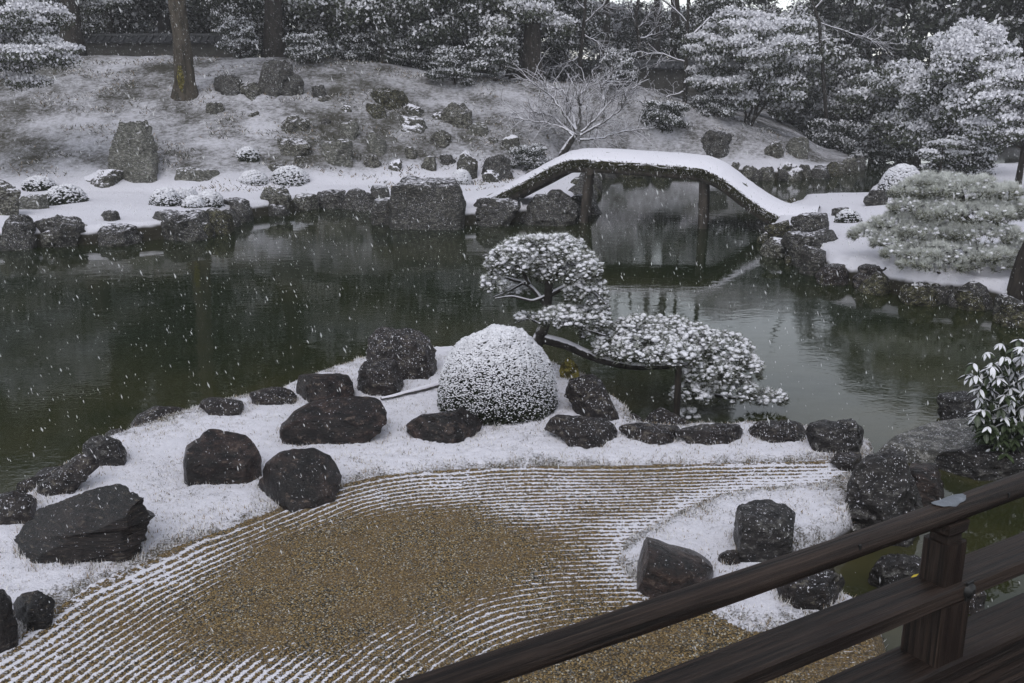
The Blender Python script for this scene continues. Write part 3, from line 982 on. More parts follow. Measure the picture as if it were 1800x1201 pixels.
stone([(228, 748), (240, 730), (270, 716), (310, 716), (345, 724), (335, 742), (280, 757), (240, 772)], 'low smooth grey rock in the water at the left shore', 'edge_rock', 0.55, 5, 1, 0.02, 0, 33, group=SH, base=762, zbase=0.02)
stone([(55, 880), (75, 848), (110, 825), (140, 803), (170, 805), (180, 820), (150, 845), (120, 864), (80, 890)], 'long rough shore rock behind the layered slate boulder', 'edge_rock', 0.5, 5, 4, 0.06, 0, 34, group=SH, base=868)
stone((140, 764, 226, 818), 'small rough shore rock with snow in its cracks', 'fleck_rock', 0.6, 4, 4, 0.07, 0, 35, group=SH)
stone((-40, 868, 72, 920), 'low dark rock at the waterline by the left edge', 'edge_rock', 0.6, 4, 4, 0.06, 0, 36, group=SH)
stone((436, 682, 524, 712), 'low grey rock showing between moss bank and water', 'edge_rock', 0.6, 4, 3, 0.04, 0, 37, group=SH)
stone((350, 700, 452, 730), 'thin sliver of shore rock along the left moss edge', 'edge_rock', 0.6, 4, 3, 0.05, 0, 38, group=SH)
stone([(1646, 705), (1650, 693), (1700, 690), (1720, 695), (1722, 725), (1690, 737), (1655, 742), (1648, 730)], 'dark squared block standing in water by the broad-leaved shrub', 'fleck_rock', 0.7, 5, 3, 0.05, 0, 39, group=SH, zbase=0.0, flat=True, power=0.5)
stone([(1630, 815), (1640, 800), (1700, 786), (1760, 780), (1830, 785), (1830, 832), (1720, 842), (1640, 832)], 'long flat slab edging the shingle beneath the broad-leaved shrub', 'fleck_rock', 0.4, 5, 3, 0.05, 0, 40, group=SH, flat=True, power=0.5, zbase=0.0)
stone((1360, 1006, 1492, 1066), 'dark wet rock at the pool edge seen under the handrail', 'edge_rock', 0.6, 5, 5, 0.06, 0, 41, group=SH, flat=True)
stone((1525, 975, 1660, 1040), 'pale snow-flecked rock in the pool behind the post', 'fleck_rock', 0.7, 5, 4, 0.07, 0, 42, group=SH, zbase=0.0)
stone((1690, 1030, 1735, 1080), 'small wet rock in the pool right of the post', 'edge_rock', 0.8, 4, 4, 0.07, 0, 43, group=SH, zbase=0.0)
stone([(1458, 812), (1470, 798), (1510, 796), (1532, 802), (1510, 815), (1500, 828), (1478, 822)], 'flat stepping stone at the corner of the raked gravel', 'edge_rock', 0.9, 4, 2, 0.03, 0, 44, group=NG, flat=True)

rt = np.random.default_rng(17)
fq_ = []
for O in FOOT:
    ym = O[:, 1].min() * 0.45 + O[:, 1].max() * 0.55
    for i in range(len(O)):
        a_, b_ = O[i], O[(i + 1) % len(O)]
        k_ = int(np.linalg.norm(b_ - a_) * 2.4)
        q = a_ + (b_ - a_) * rt.random((k_, 1))
        q = q[(q[:, 1] > ym) & (rt.random(k_) > 0.25 + 0.4 * np.sin(q[:, 0] * 0.09) * np.sin(q[:, 0] * 0.023))]
        for c_ in q:
            fq_.append(at(c_[0] + rt.normal(0, 3), c_[1] + rt.normal(2, 4), ZN))
fq_ = np.array(fq_)
fq_ = fq_[sdf(fq_[:, 0], fq_[:, 1], gravel_p) < 0.06]
fq_[:, 2] = terr(fq_[:, 0], fq_[:, 1])
fq_ = fq_[fq_[:, 2] > 0.12]
k_ = len(fq_)
L2 = rt.uniform(0.02, 0.062, k_)
th = rt.uniform(0, 6.283, k_)
tip = fq_ + np.stack([np.cos(th) * L2 * .6, np.sin(th) * L2 * .6, L2 * rt.uniform(.5, 1, k_)], -1)
wv = np.stack([-np.sin(th), np.cos(th), th * 0], -1) * rt.uniform(0.0018, 0.0036, (k_, 1))
b0_ = fq_ - np.array([0, 0, 0.01])
tv = np.stack([b0_ - wv, b0_ + wv, tip], 1).reshape(-1, 3)
tm_ = rt.choice([0, 1, 2], k_, p=[.62, .25, .13])
tag(ob('grass_tufts', mk('grass_tufts', np.array(tv), [np.arange(len(tv)).reshape(-1, 3)], [M['frost_blade'], M['dry_blade'], M['dark_blade']], tm_)),
    'frosted grass tufts growing against the feet of the dark stones', 'grass', kind='stuff')

FB = 'rocks along the far shore'
FH = 'rocks scattered up the far hillside'
far = [
    ([(182, 290), (185, 265), (193, 240), (205, 215), (215, 213), (245, 210), (262, 206), (270, 225), (275, 260), (281, 290), (280, 325), (240, 328), (210, 322), (185, 305)], 'tall standing stone streaked with lichen on the far snow flat', 'grey_rock', 'FH'),
    ((278, 295, 386, 329), 'low long grey stone at the right foot of the standing stone', 'grey_rock', 'FH'),
    ((134, 298, 228, 336), 'rounded rock almost covered in snow, left foot of standing stone', 'far_snow_rock', 'FH'),
    ((-25, 313, 36, 378), 'big brown rock cut by the left edge on far bank', 'far_rock', 'FB'),
    ((30, 340, 92, 368), 'flat brown stone beside the rock at the left edge', 'grey_rock', 'FB'),
    ((-8, 375, 64, 436), 'dark round shore rock, first from the left across the pond', 'dark_far_rock', 'FB'),
    ((60, 381, 157, 436), 'dark round shore rock with lichen spots, second from left', 'dark_far_rock', 'FB'),
    ((154, 395, 258, 432), 'low flat shore rock, third from left across the pond', 'dark_far_rock', 'FB'),
    ([(250, 418), (251, 385), (262, 374), (290, 371), (350, 371), (378, 376), (384, 390), (382, 416), (320, 424)], 'long block of shore rock with level top, fourth from left', 'dark_far_rock', 'FB'),
    ((176, 370, 214, 389), 'small pointed stone alone on the snow flat', 'dark_far_rock', 'FB'),
    ((382, 344, 446, 388), 'dark ragged rock between the long block and the dome-shaped shore rock', 'dark_far_rock', 'FB'),
    ((447, 330, 513, 376), 'dome-shaped shore rock with a little snow on its crown', 'far_rock', 'FB'),
    ((543, 333, 610, 366), 'square dark shore rock right of the dome-shaped one', 'dark_far_rock', 'FB'),
    ((606, 336, 652, 368), 'mossy dark shore rock left of the small ledge', 'dark_far_rock', 'FB'),
    ((650, 326, 690, 350), 'small ledge stone behind the great square rock', 'dark_far_rock', 'FB'),
    ((652, 343, 690, 396), 'dark rock at the waterline touching the great square rock', 'dark_far_rock', 'FB'),
    ([(683, 396), (685, 325), (692, 315), (715, 305), (740, 312), (770, 308), (800, 312), (808, 325), (815, 345), (817, 396), (790, 402), (700, 402)], 'great square dark rock standing at the waterline left of the bridge', 'dark_far_rock', 'FB'),
    ((813, 348, 912, 397), 'broad dark rock below the left landing of the bridge', 'dark_far_rock', 'FB'),
    ((900, 336, 1024, 396), 'black abutment rock in the shadow under the bridge left end', 'dark_far_rock', 'FB'),
    ((480, 205, 545, 245), 'double-humped dark rock halfway up the hill', 'far_rock', 'FH'),
    ((593, 214, 634, 248), 'leaning grey rock above the ribbed grey boulder', 'grey_rock', 'FH'),
    ((637, 234, 686, 276), 'ribbed grey boulder right of the broad lichen rock', 'grey_rock', 'FH'),
    ((466, 244, 550, 282), 'low dark ridge of rock left of the broad lichen rock', 'far_rock', 'FH'),
    ((501, 275, 548, 293), 'small rock wedged at left foot of broad lichen rock', 'far_rock', 'FH'),
    ([(546, 296), (552, 262), (570, 250), (600, 246), (620, 250), (630, 275), (642, 290), (620, 299), (570, 302)], 'broad pale lichen rock in the middle of the far bank', 'grey_rock', 'FH'),
    ((632, 274, 670, 298), 'jagged small rock at right foot of broad lichen rock', 'far_rock', 'FH'),
    ((465, 286, 504, 306), 'flat grey stone behind the larger snowy mound shrub', 'far_rock', 'FH'),
    ((648, 159, 714, 202), 'dark mossy boulder high on the hill, right of centre slope', 'moss_rock', 'FH'),
    ((640, 182, 682, 214), 'mossy stone leaning on the lower left of the high boulder', 'moss_rock', 'FH'),
    ((705, 183, 754, 210), 'snow-streaked rock just right of the high mossy boulder', 'far_snow_rock', 'FH'),
    ((694, 205, 750, 244), 'snow-topped stone in the steep group below the high boulder', 'far_snow_rock', 'FH'),
    ((742, 230, 802, 267), 'blocky lichen rock right of the steep group', 'far_rock', 'FH'),
    ((773, 178, 832, 232), 'dark shrub-topped rock on the slope left of the bare tree', 'far_rock', 'FH'),
    ((818, 212, 858, 246), 'pale squat rock below the dark shrubs on the slope', 'grey_rock', 'FH'),
    ((740, 274, 768, 302), 'narrow upright rock above the great square rock', 'far_rock', 'FH'),
    ((804, 264, 840, 318), 'snow-capped upright rock behind the bridge landing', 'far_snow_rock', 'FH'),
    ((834, 272, 926, 318), 'wide dark rock shelf behind the bridge landing', 'dark_far_rock', 'FH'),
    ((880, 236, 914, 270), 'lone round rock with snow cap left of the bare tree', 'far_snow_rock', 'FH'),
    ((350, 180, 395, 204), 'lone mossy rock below the big mossy trunk', 'far_rock', 'FH'),
    ((438, 106, 530, 180), 'big dark rock near the hill crest right of the trunk', 'dark_far_rock', 'FH'),
    ((404, 144, 470, 184), 'brown rock leaning against the big crest rock', 'far_rock', 'FH'),
    ((370, 128, 426, 174), 'dark rock between the mossy trunk and the crest rocks', 'dark_far_rock', 'FH'),
    ((1284, 285, 1304, 299), 'small grey stone nearest the bridge on the spit', 'far_rock', 'FB'),
    ((1302, 292, 1334, 316), 'round grey shore stone on the spit, second from bridge', 'far_rock', 'FB'),
    ((1338, 293, 1364, 318), 'upright brown shore stone on the spit', 'far_rock', 'FB'),
    ((1362, 282, 1408, 318), 'largest snow-dusted shore rock of the spit', 'far_snow_rock', 'FB'),
    ((1402, 288, 1428, 310), 'brown stone right of the largest spit rock', 'far_rock', 'FB'),
    ((1424, 290, 1446, 310), 'dark little stone in the middle of the spit edge', 'dark_far_rock', 'FB'),
    ((1460, 287, 1494, 305), 'last stone near the tip of the spit', 'far_rock', 'FB'),
    ((1343, 250, 1380, 277), 'rounded boulder on the spit, left of the peaked one', 'far_rock', 'FB'),
    ([(1376, 276), (1380, 256), (1395, 243), (1418, 240), (1421, 262), (1418, 278)], 'peaked grey boulder standing on the snowy spit', 'grey_rock', 'FB'),
    ((1233, 228, 1302, 272), 'dark overgrown rock beneath the snowy multi-stemmed tree', 'dark_far_rock', 'FB'),
    ((1085, 284, 1140, 312), 'mossy rock seen under the bridge, left of two', 'moss_rock', 'FB'),
    ((1145, 286, 1178, 312), 'mossy rock seen under the bridge, right of two', 'moss_rock', 'FB'),
    ([(1394, 416), (1396, 385), (1410, 371), (1440, 370), (1460, 378), (1462, 400), (1455, 418)], 'dark blocky rock at the right landing of the bridge', 'dark_far_rock', 'RB'),
    ((1457, 365, 1497, 380), 'small round stones on the snowy path end', 'dark_far_rock', 'RB'),
    ((1348, 384, 1398, 432), 'low mossy rock beneath the bridge right end', 'moss_rock', 'RB'),
    ((1372, 405, 1484, 464), 'broad brown rock at the waterline of the right bank', 'dark_far_rock', 'RB'),
    ((1436, 462, 1498, 502), 'rounded brown shore rock left of the flat grey one', 'edge_rock', 'RB'),
    ((1498, 460, 1594, 506), 'flat-topped grey shore rock below the spreading pine', 'edge_rock', 'RB'),
    ((1583, 498, 1686, 538), 'mossy mound rock at the water below the spreading pine', 'moss_rock', 'RB'),
    ((1680, 508, 1740, 546), 'brown mossy rock right of the mossy mound', 'moss_rock', 'RB'),
    ((1740, 530, 1830, 575), 'yellow mossy bank stone at the right edge', 'moss_rock', 'RB'),
    ((1518, 334, 1560, 362), 'dark rock by the inlet behind the spreading pine', 'dark_far_rock', 'RB'),
]
far += [
    ((556, 168, 584, 184), 'flat stone half buried in snow above the double-humped rock', 'far_rock', 'FH'),
    ((598, 186, 622, 200), 'small half-buried stone left of the mossy boulder pair', 'far_snow_rock', 'FH'),
    ((560, 208, 580, 222), 'dark chip of rock just right of the double-humped rock', 'dark_far_rock', 'FH'),
    ((676, 282, 712, 304), 'low snow-patched stone at the foot of the ribbed boulder slope', 'far_snow_rock', 'FH'),
    ((706, 258, 738, 282), 'half-buried stone below the snow-topped steep group', 'far_rock', 'FH'),
    ((770, 270, 800, 294), 'half-buried dark stone below the blocky lichen rock', 'dark_far_rock', 'FH'),
    ((856, 240, 878, 256), 'small stone left of the lone round snow-capped rock', 'far_rock', 'FH'),
    ((756, 196, 782, 214), 'snowy stone at the right shoulder of the high boulder', 'far_snow_rock', 'FH'),
    ((430, 196, 456, 210), 'flat half-buried stone under the leaning brown rock', 'far_rock', 'FH'),
    ((540, 150, 580, 176), 'dark overgrown stone right of the big crest rock', 'dark_far_rock', 'FH'),
    ((846, 300, 880, 322), 'snow-capped stone in front of the wide rock shelf', 'far_snow_rock', 'FH'),
    ((920, 300, 960, 330), 'dark stone beside the left rise of the bridge', 'dark_far_rock', 'FH'),
]
for i, (o_, lab, mt, g_) in enumerate(far):
    big = (o_[2] - o_[0] if not isinstance(o_, list) else 100)
    fl = 'flat' in lab or 'square' in lab or 'level' in lab or 'block' in lab
    sq = 'great square' in lab
    stone(o_, lab, mt, 0.8, 4 if big < 60 else 5, 2 if sq else 7, 0.04 if sq else 0.085, 0, 100 + i, group={'FB': FB, 'FH': FH, 'RB': 'rocks along the right bank'}[g_], power=0.52 if 'standing stone streaked' in lab else 0.42 if sq else (0.78 if g_ == 'FH' else 0.64), flat=fl and g_ != 'FH', lowf=0.45 if g_ == 'FH' else 0.7, back=1.15 if g_ == 'FH' else 0.55, sink=0.2 if g_ == 'FH' else 0.35)


FIL = [(o.location.x, o.location.y) for o in COL.objects if o.name.startswith('stone')]
rf = np.random.default_rng(99)
cnt_ = 0
for P_, a0, a1 in ((far_bank, 2, 30), (right_bank, 0, 4), (right_bank, 13, 23), (garden, 1, 9), (garden, 16, 22)):
    near_ = P_ is garden
    for i in range(a0, a1):
        A_, B_ = P_[i], P_[(i + 1) % len(P_)]
        L_ = np.linalg.norm(B_ - A_)
        nk = max(1, int(L_ / (0.36 if near_ else 0.95))) if L_ < 8 else 0
        for k in range(nk):
            q = A_ + (B_ - A_) * (k + rf.uniform(0.2, 0.8)) / nk
            w_ = rf.uniform(0.07, 0.24) if near_ else (rf.uniform(0.16, 0.34) if P_ is right_bank else rf.uniform(0.24, 0.50))
            V, fa = ico(3)
            sd_ = 500 + cnt_
            V2 = V * np.array([w_, w_ * 0.9, w_ * rf.uniform(0.7, 1.15)]) * rf.uniform(0.85, 1.25)
            for kk in range(6):
                d = rf.normal(size=3); d[2] = abs(d[2]) * .7; d /= np.linalg.norm(d)
                pr = V2 @ d; ex = np.clip(pr - np.quantile(pr, rf.uniform(.75, .92)), 0, None)
                V2 = V2 - d[None] * (ex * .9)[:, None]
            V2 = V2 * (1 + 0.22 * fbm(V * 1.8 + sd_, 3, sd_))[:, None]
            me = mk('shore_stone', V2, [fa], M['edge_rock'] if near_ else M[['dark_far_rock', 'dark_far_rock', 'dark_far_rock', 'far_rock', 'moss_rock'][int(rf.integers(0, 5))]], None, True)
            tag(ob('shore_stone', me, None, (q[0], q[1], rf.uniform(0.02, 0.09) if near_ else rf.uniform(0.0, 0.16))),
                'small dark stone edging the near snowy bank at the waterline' if near_ else 'dark lesser stone packed among larger rocks at the far waterline', 'rock',
                'small stones edging the near bank' if near_ else 'lesser stones packed along the far waterline')
            cnt_ += 1


# ------------------------------------------------------------------ foliage builders
def cards(P, size, mi, mb, flatness=0.5, aspect=0.5, r=rng):
    """little pointed leaves at points P; flatness 1 = lying level"""
    n = len(P)
    if n == 0:
        return
    th = r.uniform(0, 2 * math.pi, n)
    el = r.normal(0, 1, n) * (1 - flatness) * 1.0
    a = np.stack([np.cos(th) * np.cos(el), np.sin(th) * np.cos(el), np.sin(el)], -1)
    nn = r.normal(size=(n, 3)) * (1 - flatness)
    nn[:, 2] += flatness + 0.05
    b = np.cross(nn, a)
    b /= np.linalg.norm(b, axis=1)[:, None] + 1e-9
    L = size * r.uniform(0.6, 1.3, n)
    a = a * (L / 2)[:, None]
    b = b * (L * aspect / 2)[:, None]
    V = np.stack([P - a, P + b, P + a, P - b], 1).reshape(-1, 3)
    mb.add(V, np.arange(4 * n).reshape(-1, 4), mi)


def crown_mesh(name, env, nblob, ncard, size, snow, seed, blob=0.26, leaf='leaf_dark', zbias=0.0, holes=0.75, flat=0.55):
    """leafy crown: many uneven clumps inside an ellipsoid; snow lies on the upper leaves"""
    r = np.random.default_rng(seed)
    rx, ry, rz = env
    mb = MB()
    d = r.normal(size=(nblob, 3)); d /= np.linalg.norm(d, axis=1)[:, None]
    rad = r.uniform(0.25, 1.0, nblob) ** 0.55
    cen = d * rad[:, None] * np.array([rx, ry, rz])[None, :] * 0.88
    bs = np.stack([r.uniform(0.7, 1.4, nblob) * blob * rx, r.uniform(0.7, 1.4, nblob) * blob * ry, r.uniform(0.45, 0.9, nblob) * blob * min(rx, rz)], -1)
    k = r.integers(0, nblob, ncard)
    q = r.normal(size=(ncard, 3)); q /= np.linalg.norm(q, axis=1)[:, None]
    rr = r.random(ncard) ** 0.5
    q = q * rr[:, None]
    P = cen[k] + q * bs[k]
    n3 = fbm(P / max(rx, 1e-3) * 5.0, 2, seed)
    kp = n3 > -holes
    P, q = P[kp], q[kp]
    pz = np.clip(snow * (0.25 + 1.55 * smooth(-0.15, 0.55, q[:, 2] + 0.5 * fbm(P / rx * 3.0, 2, seed + 3))), 0, 0.96)
    sn = r.random(len(P)) < pz
    cards(P[~sn], size, 0, mb, 0.35, 0.5, r)
    cards(P[sn] + np.array([0, 0, size * 0.12]), size * 1.05, 1, mb, 0.22, 0.72, r)
    return mb.mesh(name, [M[leaf], M['snow_leaf']])


def limb(p0, p1, r, sag=0.1, n=6, jit=0.05):
    p0, p1 = np.asarray(p0, float), np.asarray(p1, float)
    t = np.linspace(0, 1, n)[:, None]
    L = np.linalg.norm(p1 - p0)
    P = p0 + (p1 - p0) * t
    P[:, 2] += sag * L * np.sin(t[:, 0] * math.pi)
    P[1:-1] += r.normal(size=(n - 2, 3)) * jit * L
    return P


def trunk_mesh(name, h, rad, spread, seed, limbs=6, mat='bark', zlo=0.35):
    r = np.random.default_rng(seed)
    mb = MB()
    n = 9
    z = np.linspace(-0.3, h, n)
    wob = np.cumsum(r.normal(0, 0.03 * h / n, (n, 2)), 0)
    wob -= wob[0]
    P = np.stack([wob[:, 0], wob[:, 1], z], -1)
    rr = rad * (1 - 0.75 * np.linspace(0, 1, n)) * (1 + 0.7 * np.exp(-np.linspace(0, 1, n) * 14))
    mb.tube(P, rr, 10, 0, 0.25)
    for i in range(limbs):
        f = r.uniform(zlo, 0.95)
        j = f * (n - 1); a = int(j)
        b = P[a] + (P[min(a + 1, n - 1)] - P[a]) * (j - a)
        th = r.uniform(0, 2 * math.pi)
        L = spread * r.uniform(0.5, 0.9)
        e = b + np.array([math.cos(th) * L, math.sin(th) * L, L * r.uniform(0.15, 0.6)])
        rl = rad * (1 - 0.75 * f) * 0.5
        mb.tube(limb(b, e, r, 0.05), np.linspace(rl, rl * 0.25, 6), 6, 0)
    return mb.mesh(name, [M[mat]], True)


# shared crowns for the wood behind
TALL = [crown_mesh('crown', (3.1, 2.6, 6.2), 110, 31000, 0.23, 0.15, 41 + i, 0.24, 'leaf_dark') for i in range(3)]
MIDC = [crown_mesh('crown', (2.6, 2.2, 2.6), 80, 30000, 0.14, 0.22, 51, 0.26, 'leaf_dark'),
        crown_mesh('crown', (2.8, 2.3, 2.2), 46, 24000, 0.17, 0.36, 52, 0.34, 'leaf_mid'),
        crown_mesh('crown', (2.3, 2.0, 2.9), 120, 32000, 0.11, 0.17, 53, 0.20, 'leaf_dark'),
        crown_mesh('crown', (2.9, 2.3, 2.0), 34, 24000, 0.13, 0.42, 54, 0.30, 'leaf_mid')]
SHRUB = [crown_mesh('crown', (1.3, 1.0, 0.95), 50, 16000, 0.09, 0.30, 61 + i, 0.30, 'leaf_dark') for i in range(2)]
TTR = [trunk_mesh('trunk', 11, 0.30, 2.4, 71 + i, 9, 'bark', 0.3) for i in range(3)]
MTR = [trunk_mesh('trunk', 4.2, 0.13, 1.8, 75 + i, 7, 'bark', 0.25) for i in range(2)]
STR = [trunk_mesh('trunk', 1.3, 0.05, 0.8, 78 + i, 6, 'bark', 0.1) for i in range(2)]


def tree(col_, d, crown, trunk, czoff, sc, label, group=None, name='evergreen_tree', cat='tree', zs=1.0, rot=None):
    x = (col_ - 900) / F * (d * CP + 0.4)
    z = gz(x, d)
    root = empty(name, (x, d, z), label, cat, group)
    root.rotation_euler.z = rng.uniform(0, 6.28) if rot is None else rot
    t = ob('trunk', trunk, root)
    t.scale = (sc, sc, sc * zs)
    c = ob('crown', crown, root, (0, 0, czoff))
    c.scale = (sc, sc, sc * zs)
    return root


W_ = 'dark evergreens of the wood behind the hill'
for i, (c_, d, cz, sc, lab) in enumerate([
    (-330, 44, 7.2, 1.15, 'tall dark evergreen left of the frame edge'),
    (-90, 46, 7.6, 1.10, 'tall dark evergreen behind the snowy tree at top left'),
    (85, 45, 7.4, 1.0, 'tall dark evergreen rising behind the left end of the tiled wall'),
    (205, 49, 8.2, 0.95, 'dark evergreen behind the tiled wall, left of the mossy trunk'),
    (430, 45, 7.2, 1.05, 'dark evergreen just right of the mossy trunk'),
    (540, 48, 7.4, 1.1, 'dark evergreen above the big crest rock'),
    (655, 44, 6.6, 1.0, 'dark evergreen above the middle of the hill crest'),
    (765, 47, 7.4, 1.1, 'dark evergreen left behind the broad tree at centre'),
    (905, 48, 7.2, 1.1, 'dark evergreen right behind the broad tree at centre'),
    (20, 53, 6.5, 1.1, 'dark evergreen deep in the wood at far left'),
    (150, 56, 6.5, 1.15, 'deep dark evergreen filling behind the tiled wall'),
    (300, 53, 6.0, 1.1, 'deep dark evergreen straight behind the mossy trunk'),
    (370, 58, 6.5, 1.2, 'deep dark evergreen seen right of the mossy trunk'),
    (480, 55, 6.2, 1.15, 'deep dark evergreen behind the crest rocks'),
    (600, 57, 6.2, 1.2, 'deep dark evergreen between crest and centre trees'),
    (710, 54, 6.0, 1.15, 'deep dark evergreen behind the slope group'),
    (850, 58, 6.5, 1.2, 'deep dark evergreen behind the broad centre tree'),
    (492, 38.6, 12.4, 1.1, 'dark bare-stemmed tree with high crown above the crest rock'),
    (692, 38.6, 12.8, 1.1, 'dark bare-stemmed tree with high crown left of the centre tree'),
    (140, 38.6, 12.6, 1.1, 'dark bare-stemmed tree with high crown beside the wall end'),
    (935, 38.6, 12.6, 1.1, 'dark bare-stemmed tree with high crown right of centre tree'),
    (195, 60, 6.4, 1.15, 'far dark evergreen closing the gap left of the mossy trunk'),
    (250, 64, 6.6, 1.2, 'farthest dark evergreen in the gap above the tiled wall'),
    (1060, 52, 12.6, 0.85, 'tall high-crowned tree left of the bright sky gap'),
    (1150, 56, 13.6, 0.9, 'tall high-crowned tree over the bright sky gap'),
    (1240, 51, 12.8, 0.85, 'tall high-crowned tree right of the bright sky gap'),
    (985, 53, 9.5, 1.1, 'tall dark evergreen left of the slim bare tree'),
    (1500, 54, 6.2, 0.95, 'dark evergreen over the inlet at right'),
    (1600, 50, 6.6, 1.15, 'dark evergreen left behind the snowy tree on right bank'),
    (1730, 47, 7.0, 1.15, 'dark evergreen behind the snowy tree on right bank'),
    (1800, 54, 6.6, 1.15, 'far dark evergreen in the top right corner of the wood'),
    (1880, 44, 7.0, 1.15, 'dark evergreen at the right edge of the wood'),
    (2100, 42, 7.0, 1.2, 'dark evergreen beyond the right edge'),
]):
    tree(c_, d, TALL[i % 3], TTR[i % 3], cz, sc, lab, W_)
U_G = 'bushy evergreens under the wood'
for i, (c_, d, cz, sc, lab) in enumerate([
    (40, 41, 1.8, 0.8, 'bushy evergreen at the hill crest behind the snowy left tree'),
    (150, 43, 1.9, 0.75, 'bushy evergreen in front of the left end of the tiled wall'),
    (455, 40.5, 1.7, 0.75, 'bushy evergreen behind the big crest rock'),
    (560, 41, 2.0, 0.95, 'bushy evergreen at the crest right of the big rock'),
    (680, 40, 2.0, 1.0, 'bushy evergreen left below the broad centre tree'),
    (760, 38.5, 2.1, 0.9, 'dense snow-speckled evergreen in front of the broad centre tree'),
    (900, 39.5, 2.2, 0.95, 'snow-speckled evergreen right of the broad tree trunk'),
    (985, 43, 2.2, 0.85, 'grey snowy evergreen by the right end of the crest trees'),
    (1250, 46, 2.6, 1.0, 'bushy evergreen behind the multi-stemmed snowy tree'),
    (1370, 45, 2.4, 1.0, 'bushy evergreen right behind the multi-stemmed snowy tree'),
    (1455, 47, 2.0, 1.0, 'dark bushy evergreen at the head of the inlet'),
    (1540, 45, 2.2, 1.05, 'dark bushy evergreen hanging over the inlet'),
    (1620, 38, 2.3, 1.0, 'grey-green bushy evergreen above the clipped bush'),
    (1130, 58, 2.0, 1.0, 'faint bushy evergreen far off through the gap'),
    (1205, 60, 2.0, 1.1, 'second faint evergreen far off through the gap'),
    (1310, 58, 3.4, 1.25, 'faint rounded evergreen behind the bare drooping tree'),
    (1420, 60, 3.6, 1.25, 'faint rounded evergreen left of the inlet trees'),
    (1060, 62, 2.4, 1.2, 'faint evergreen far off left of the sky gap'),
]):
    tree(c_, d, MIDC[(i * 3 + i // 4) % 4], MTR[i % 2], cz, sc, lab, U_G)
# the broad dark tree at centre
tree(815, 41, crown_mesh('crown', (4.2, 3.4, 3.2), 130, 56000, 0.14, 0.30, 88, 0.22, 'leaf_dark'), trunk_mesh('trunk', 6.5, 0.30, 3.2, 89, 12, 'bark', 0.3), 4.0, 1.0,
     'broad dark tree with snowy leaves and thick trunk at hill crest centre')
S_G = 'snow-dusted shrubs on the slope'
for i, (c_, d, cz, sc, lab) in enumerate([
    (545, 37, 0.45, 0.8, 'snow-dusted twiggy shrub right of the crest rocks'),
    (800, 36.6, 0.6, 0.8, 'dark shrub growing over a rock on the slope'),
    (870, 37.4, 0.9, 0.95, 'dark leafy shrub below the broad tree trunk'),
    (735, 38.0, 0.6, 0.8, 'grey shrub at the top of the steep rock group'),
    (930, 31.5, 0.40, 0.55, 'snowy shrub beside the left rise of the bridge'),
    (1085, 37.4, 0.7, 0.8, 'snowy spreading shrub right of the bare tree'),
    (1165, 36.2, 0.5, 0.75, 'low snowy shrub above the bridge crown'),
    (1255, 37.3, 0.35, 0.7, 'dark shrub around the overgrown rock behind the bridge'),
    (1560, 40, 0.7, 1.1, 'dark overhanging shrub at the inlet edge'),
    (1690, 27.0, 0.6, 0.75, 'brown bare-looking shrub behind the spreading pine'),
    (1470, 43, 0.5, 1.1, 'dark shrub behind the tip of the spit'),
    (430, 38.2, 0.7, 0.85, 'dark shrub beside the mossy trunk'),
    (640, 39.2, 0.5, 0.8, 'dark shrub on the crest left of the slope group'),
]):
    tree(c_, d, SHRUB[i % 2], STR[i % 2], cz, sc, lab, S_G, 'shrub', 'shrub')
# heavy snow trees
x_ = crown_mesh('crown', (2.75, 2.2, 1.85), 90, 66000, 0.115, 0.66, 91, 0.24, 'leaf_mid')
root = tree(1318, 37.6, x_, trunk_mesh('trunk', 0.5, 0.05, 0.4, 92, 0), 2.35, 1.0, 'snow-laden multi-stemmed evergreen on the slope behind the spit', None, 'snowy_tree', rot=0.0)
r = np.random.default_rng(5)
for k in range(5):
    mb = MB()
    e = np.array([r.uniform(-1.5, 1.5), r.uniform(-.6, .6), 2.0])
    mb.tube(limb((r.uniform(-.3, .3), 0, -0.2), e, r, 0.02, 6, 0.05), np.linspace(0.06, 0.02, 6), 6)
    ob('stem', mb.mesh('stem', [M['bark']], True), root)
tree(1690, 30.5, crown_mesh('crown', (2.35, 1.9, 2.15), 90, 66000, 0.10, 0.74, 93, 0.24, 'leaf_mid'), trunk_mesh('trunk', 3.5, 0.14, 1.5, 94, 6), 2.35, 1.0,
     'big snow-laden evergreen on the right bank behind the pine', None, 'snowy_tree')
tree(1800, 24.5, crown_mesh('crown', (1.9, 1.5, 0.95), 60, 44000, 0.08, 0.9, 95, 0.28, 'leaf_mid'), trunk_mesh('trunk', 2.6, 0.10, 1.2, 96, 6), 2.05, 1.0,
     'snow-covered pine with layered white branches at right edge', None, 'snowy_pine')
tree(1660, 26.0, crown_mesh('crown', (0.75, 0.6, 0.38), 24, 9000, 0.07, 0.6, 97, 0.32, 'leaf_mid'), STR[0], 1.05, 1.0,
     'small snow-covered branchy shrub left of the layered snowy pine', None, 'shrub', 'shrub')
tl_ = tree(-95, 27.5, crown_mesh('crown', (2.2, 1.6, 1.45), 60, 56000, 0.08, 0.85, 98, 0.25, 'leaf_mid'), trunk_mesh('trunk', 3.2, 0.11, 1.4, 99, 6), 3.75, 1.0,
     'bright snow-laden leafy tree at the top left corner', None, 'snowy_tree', rot=0.0)
[c for c in tl_.children if c.name.startswith('crown')][0].location.x = 1.55

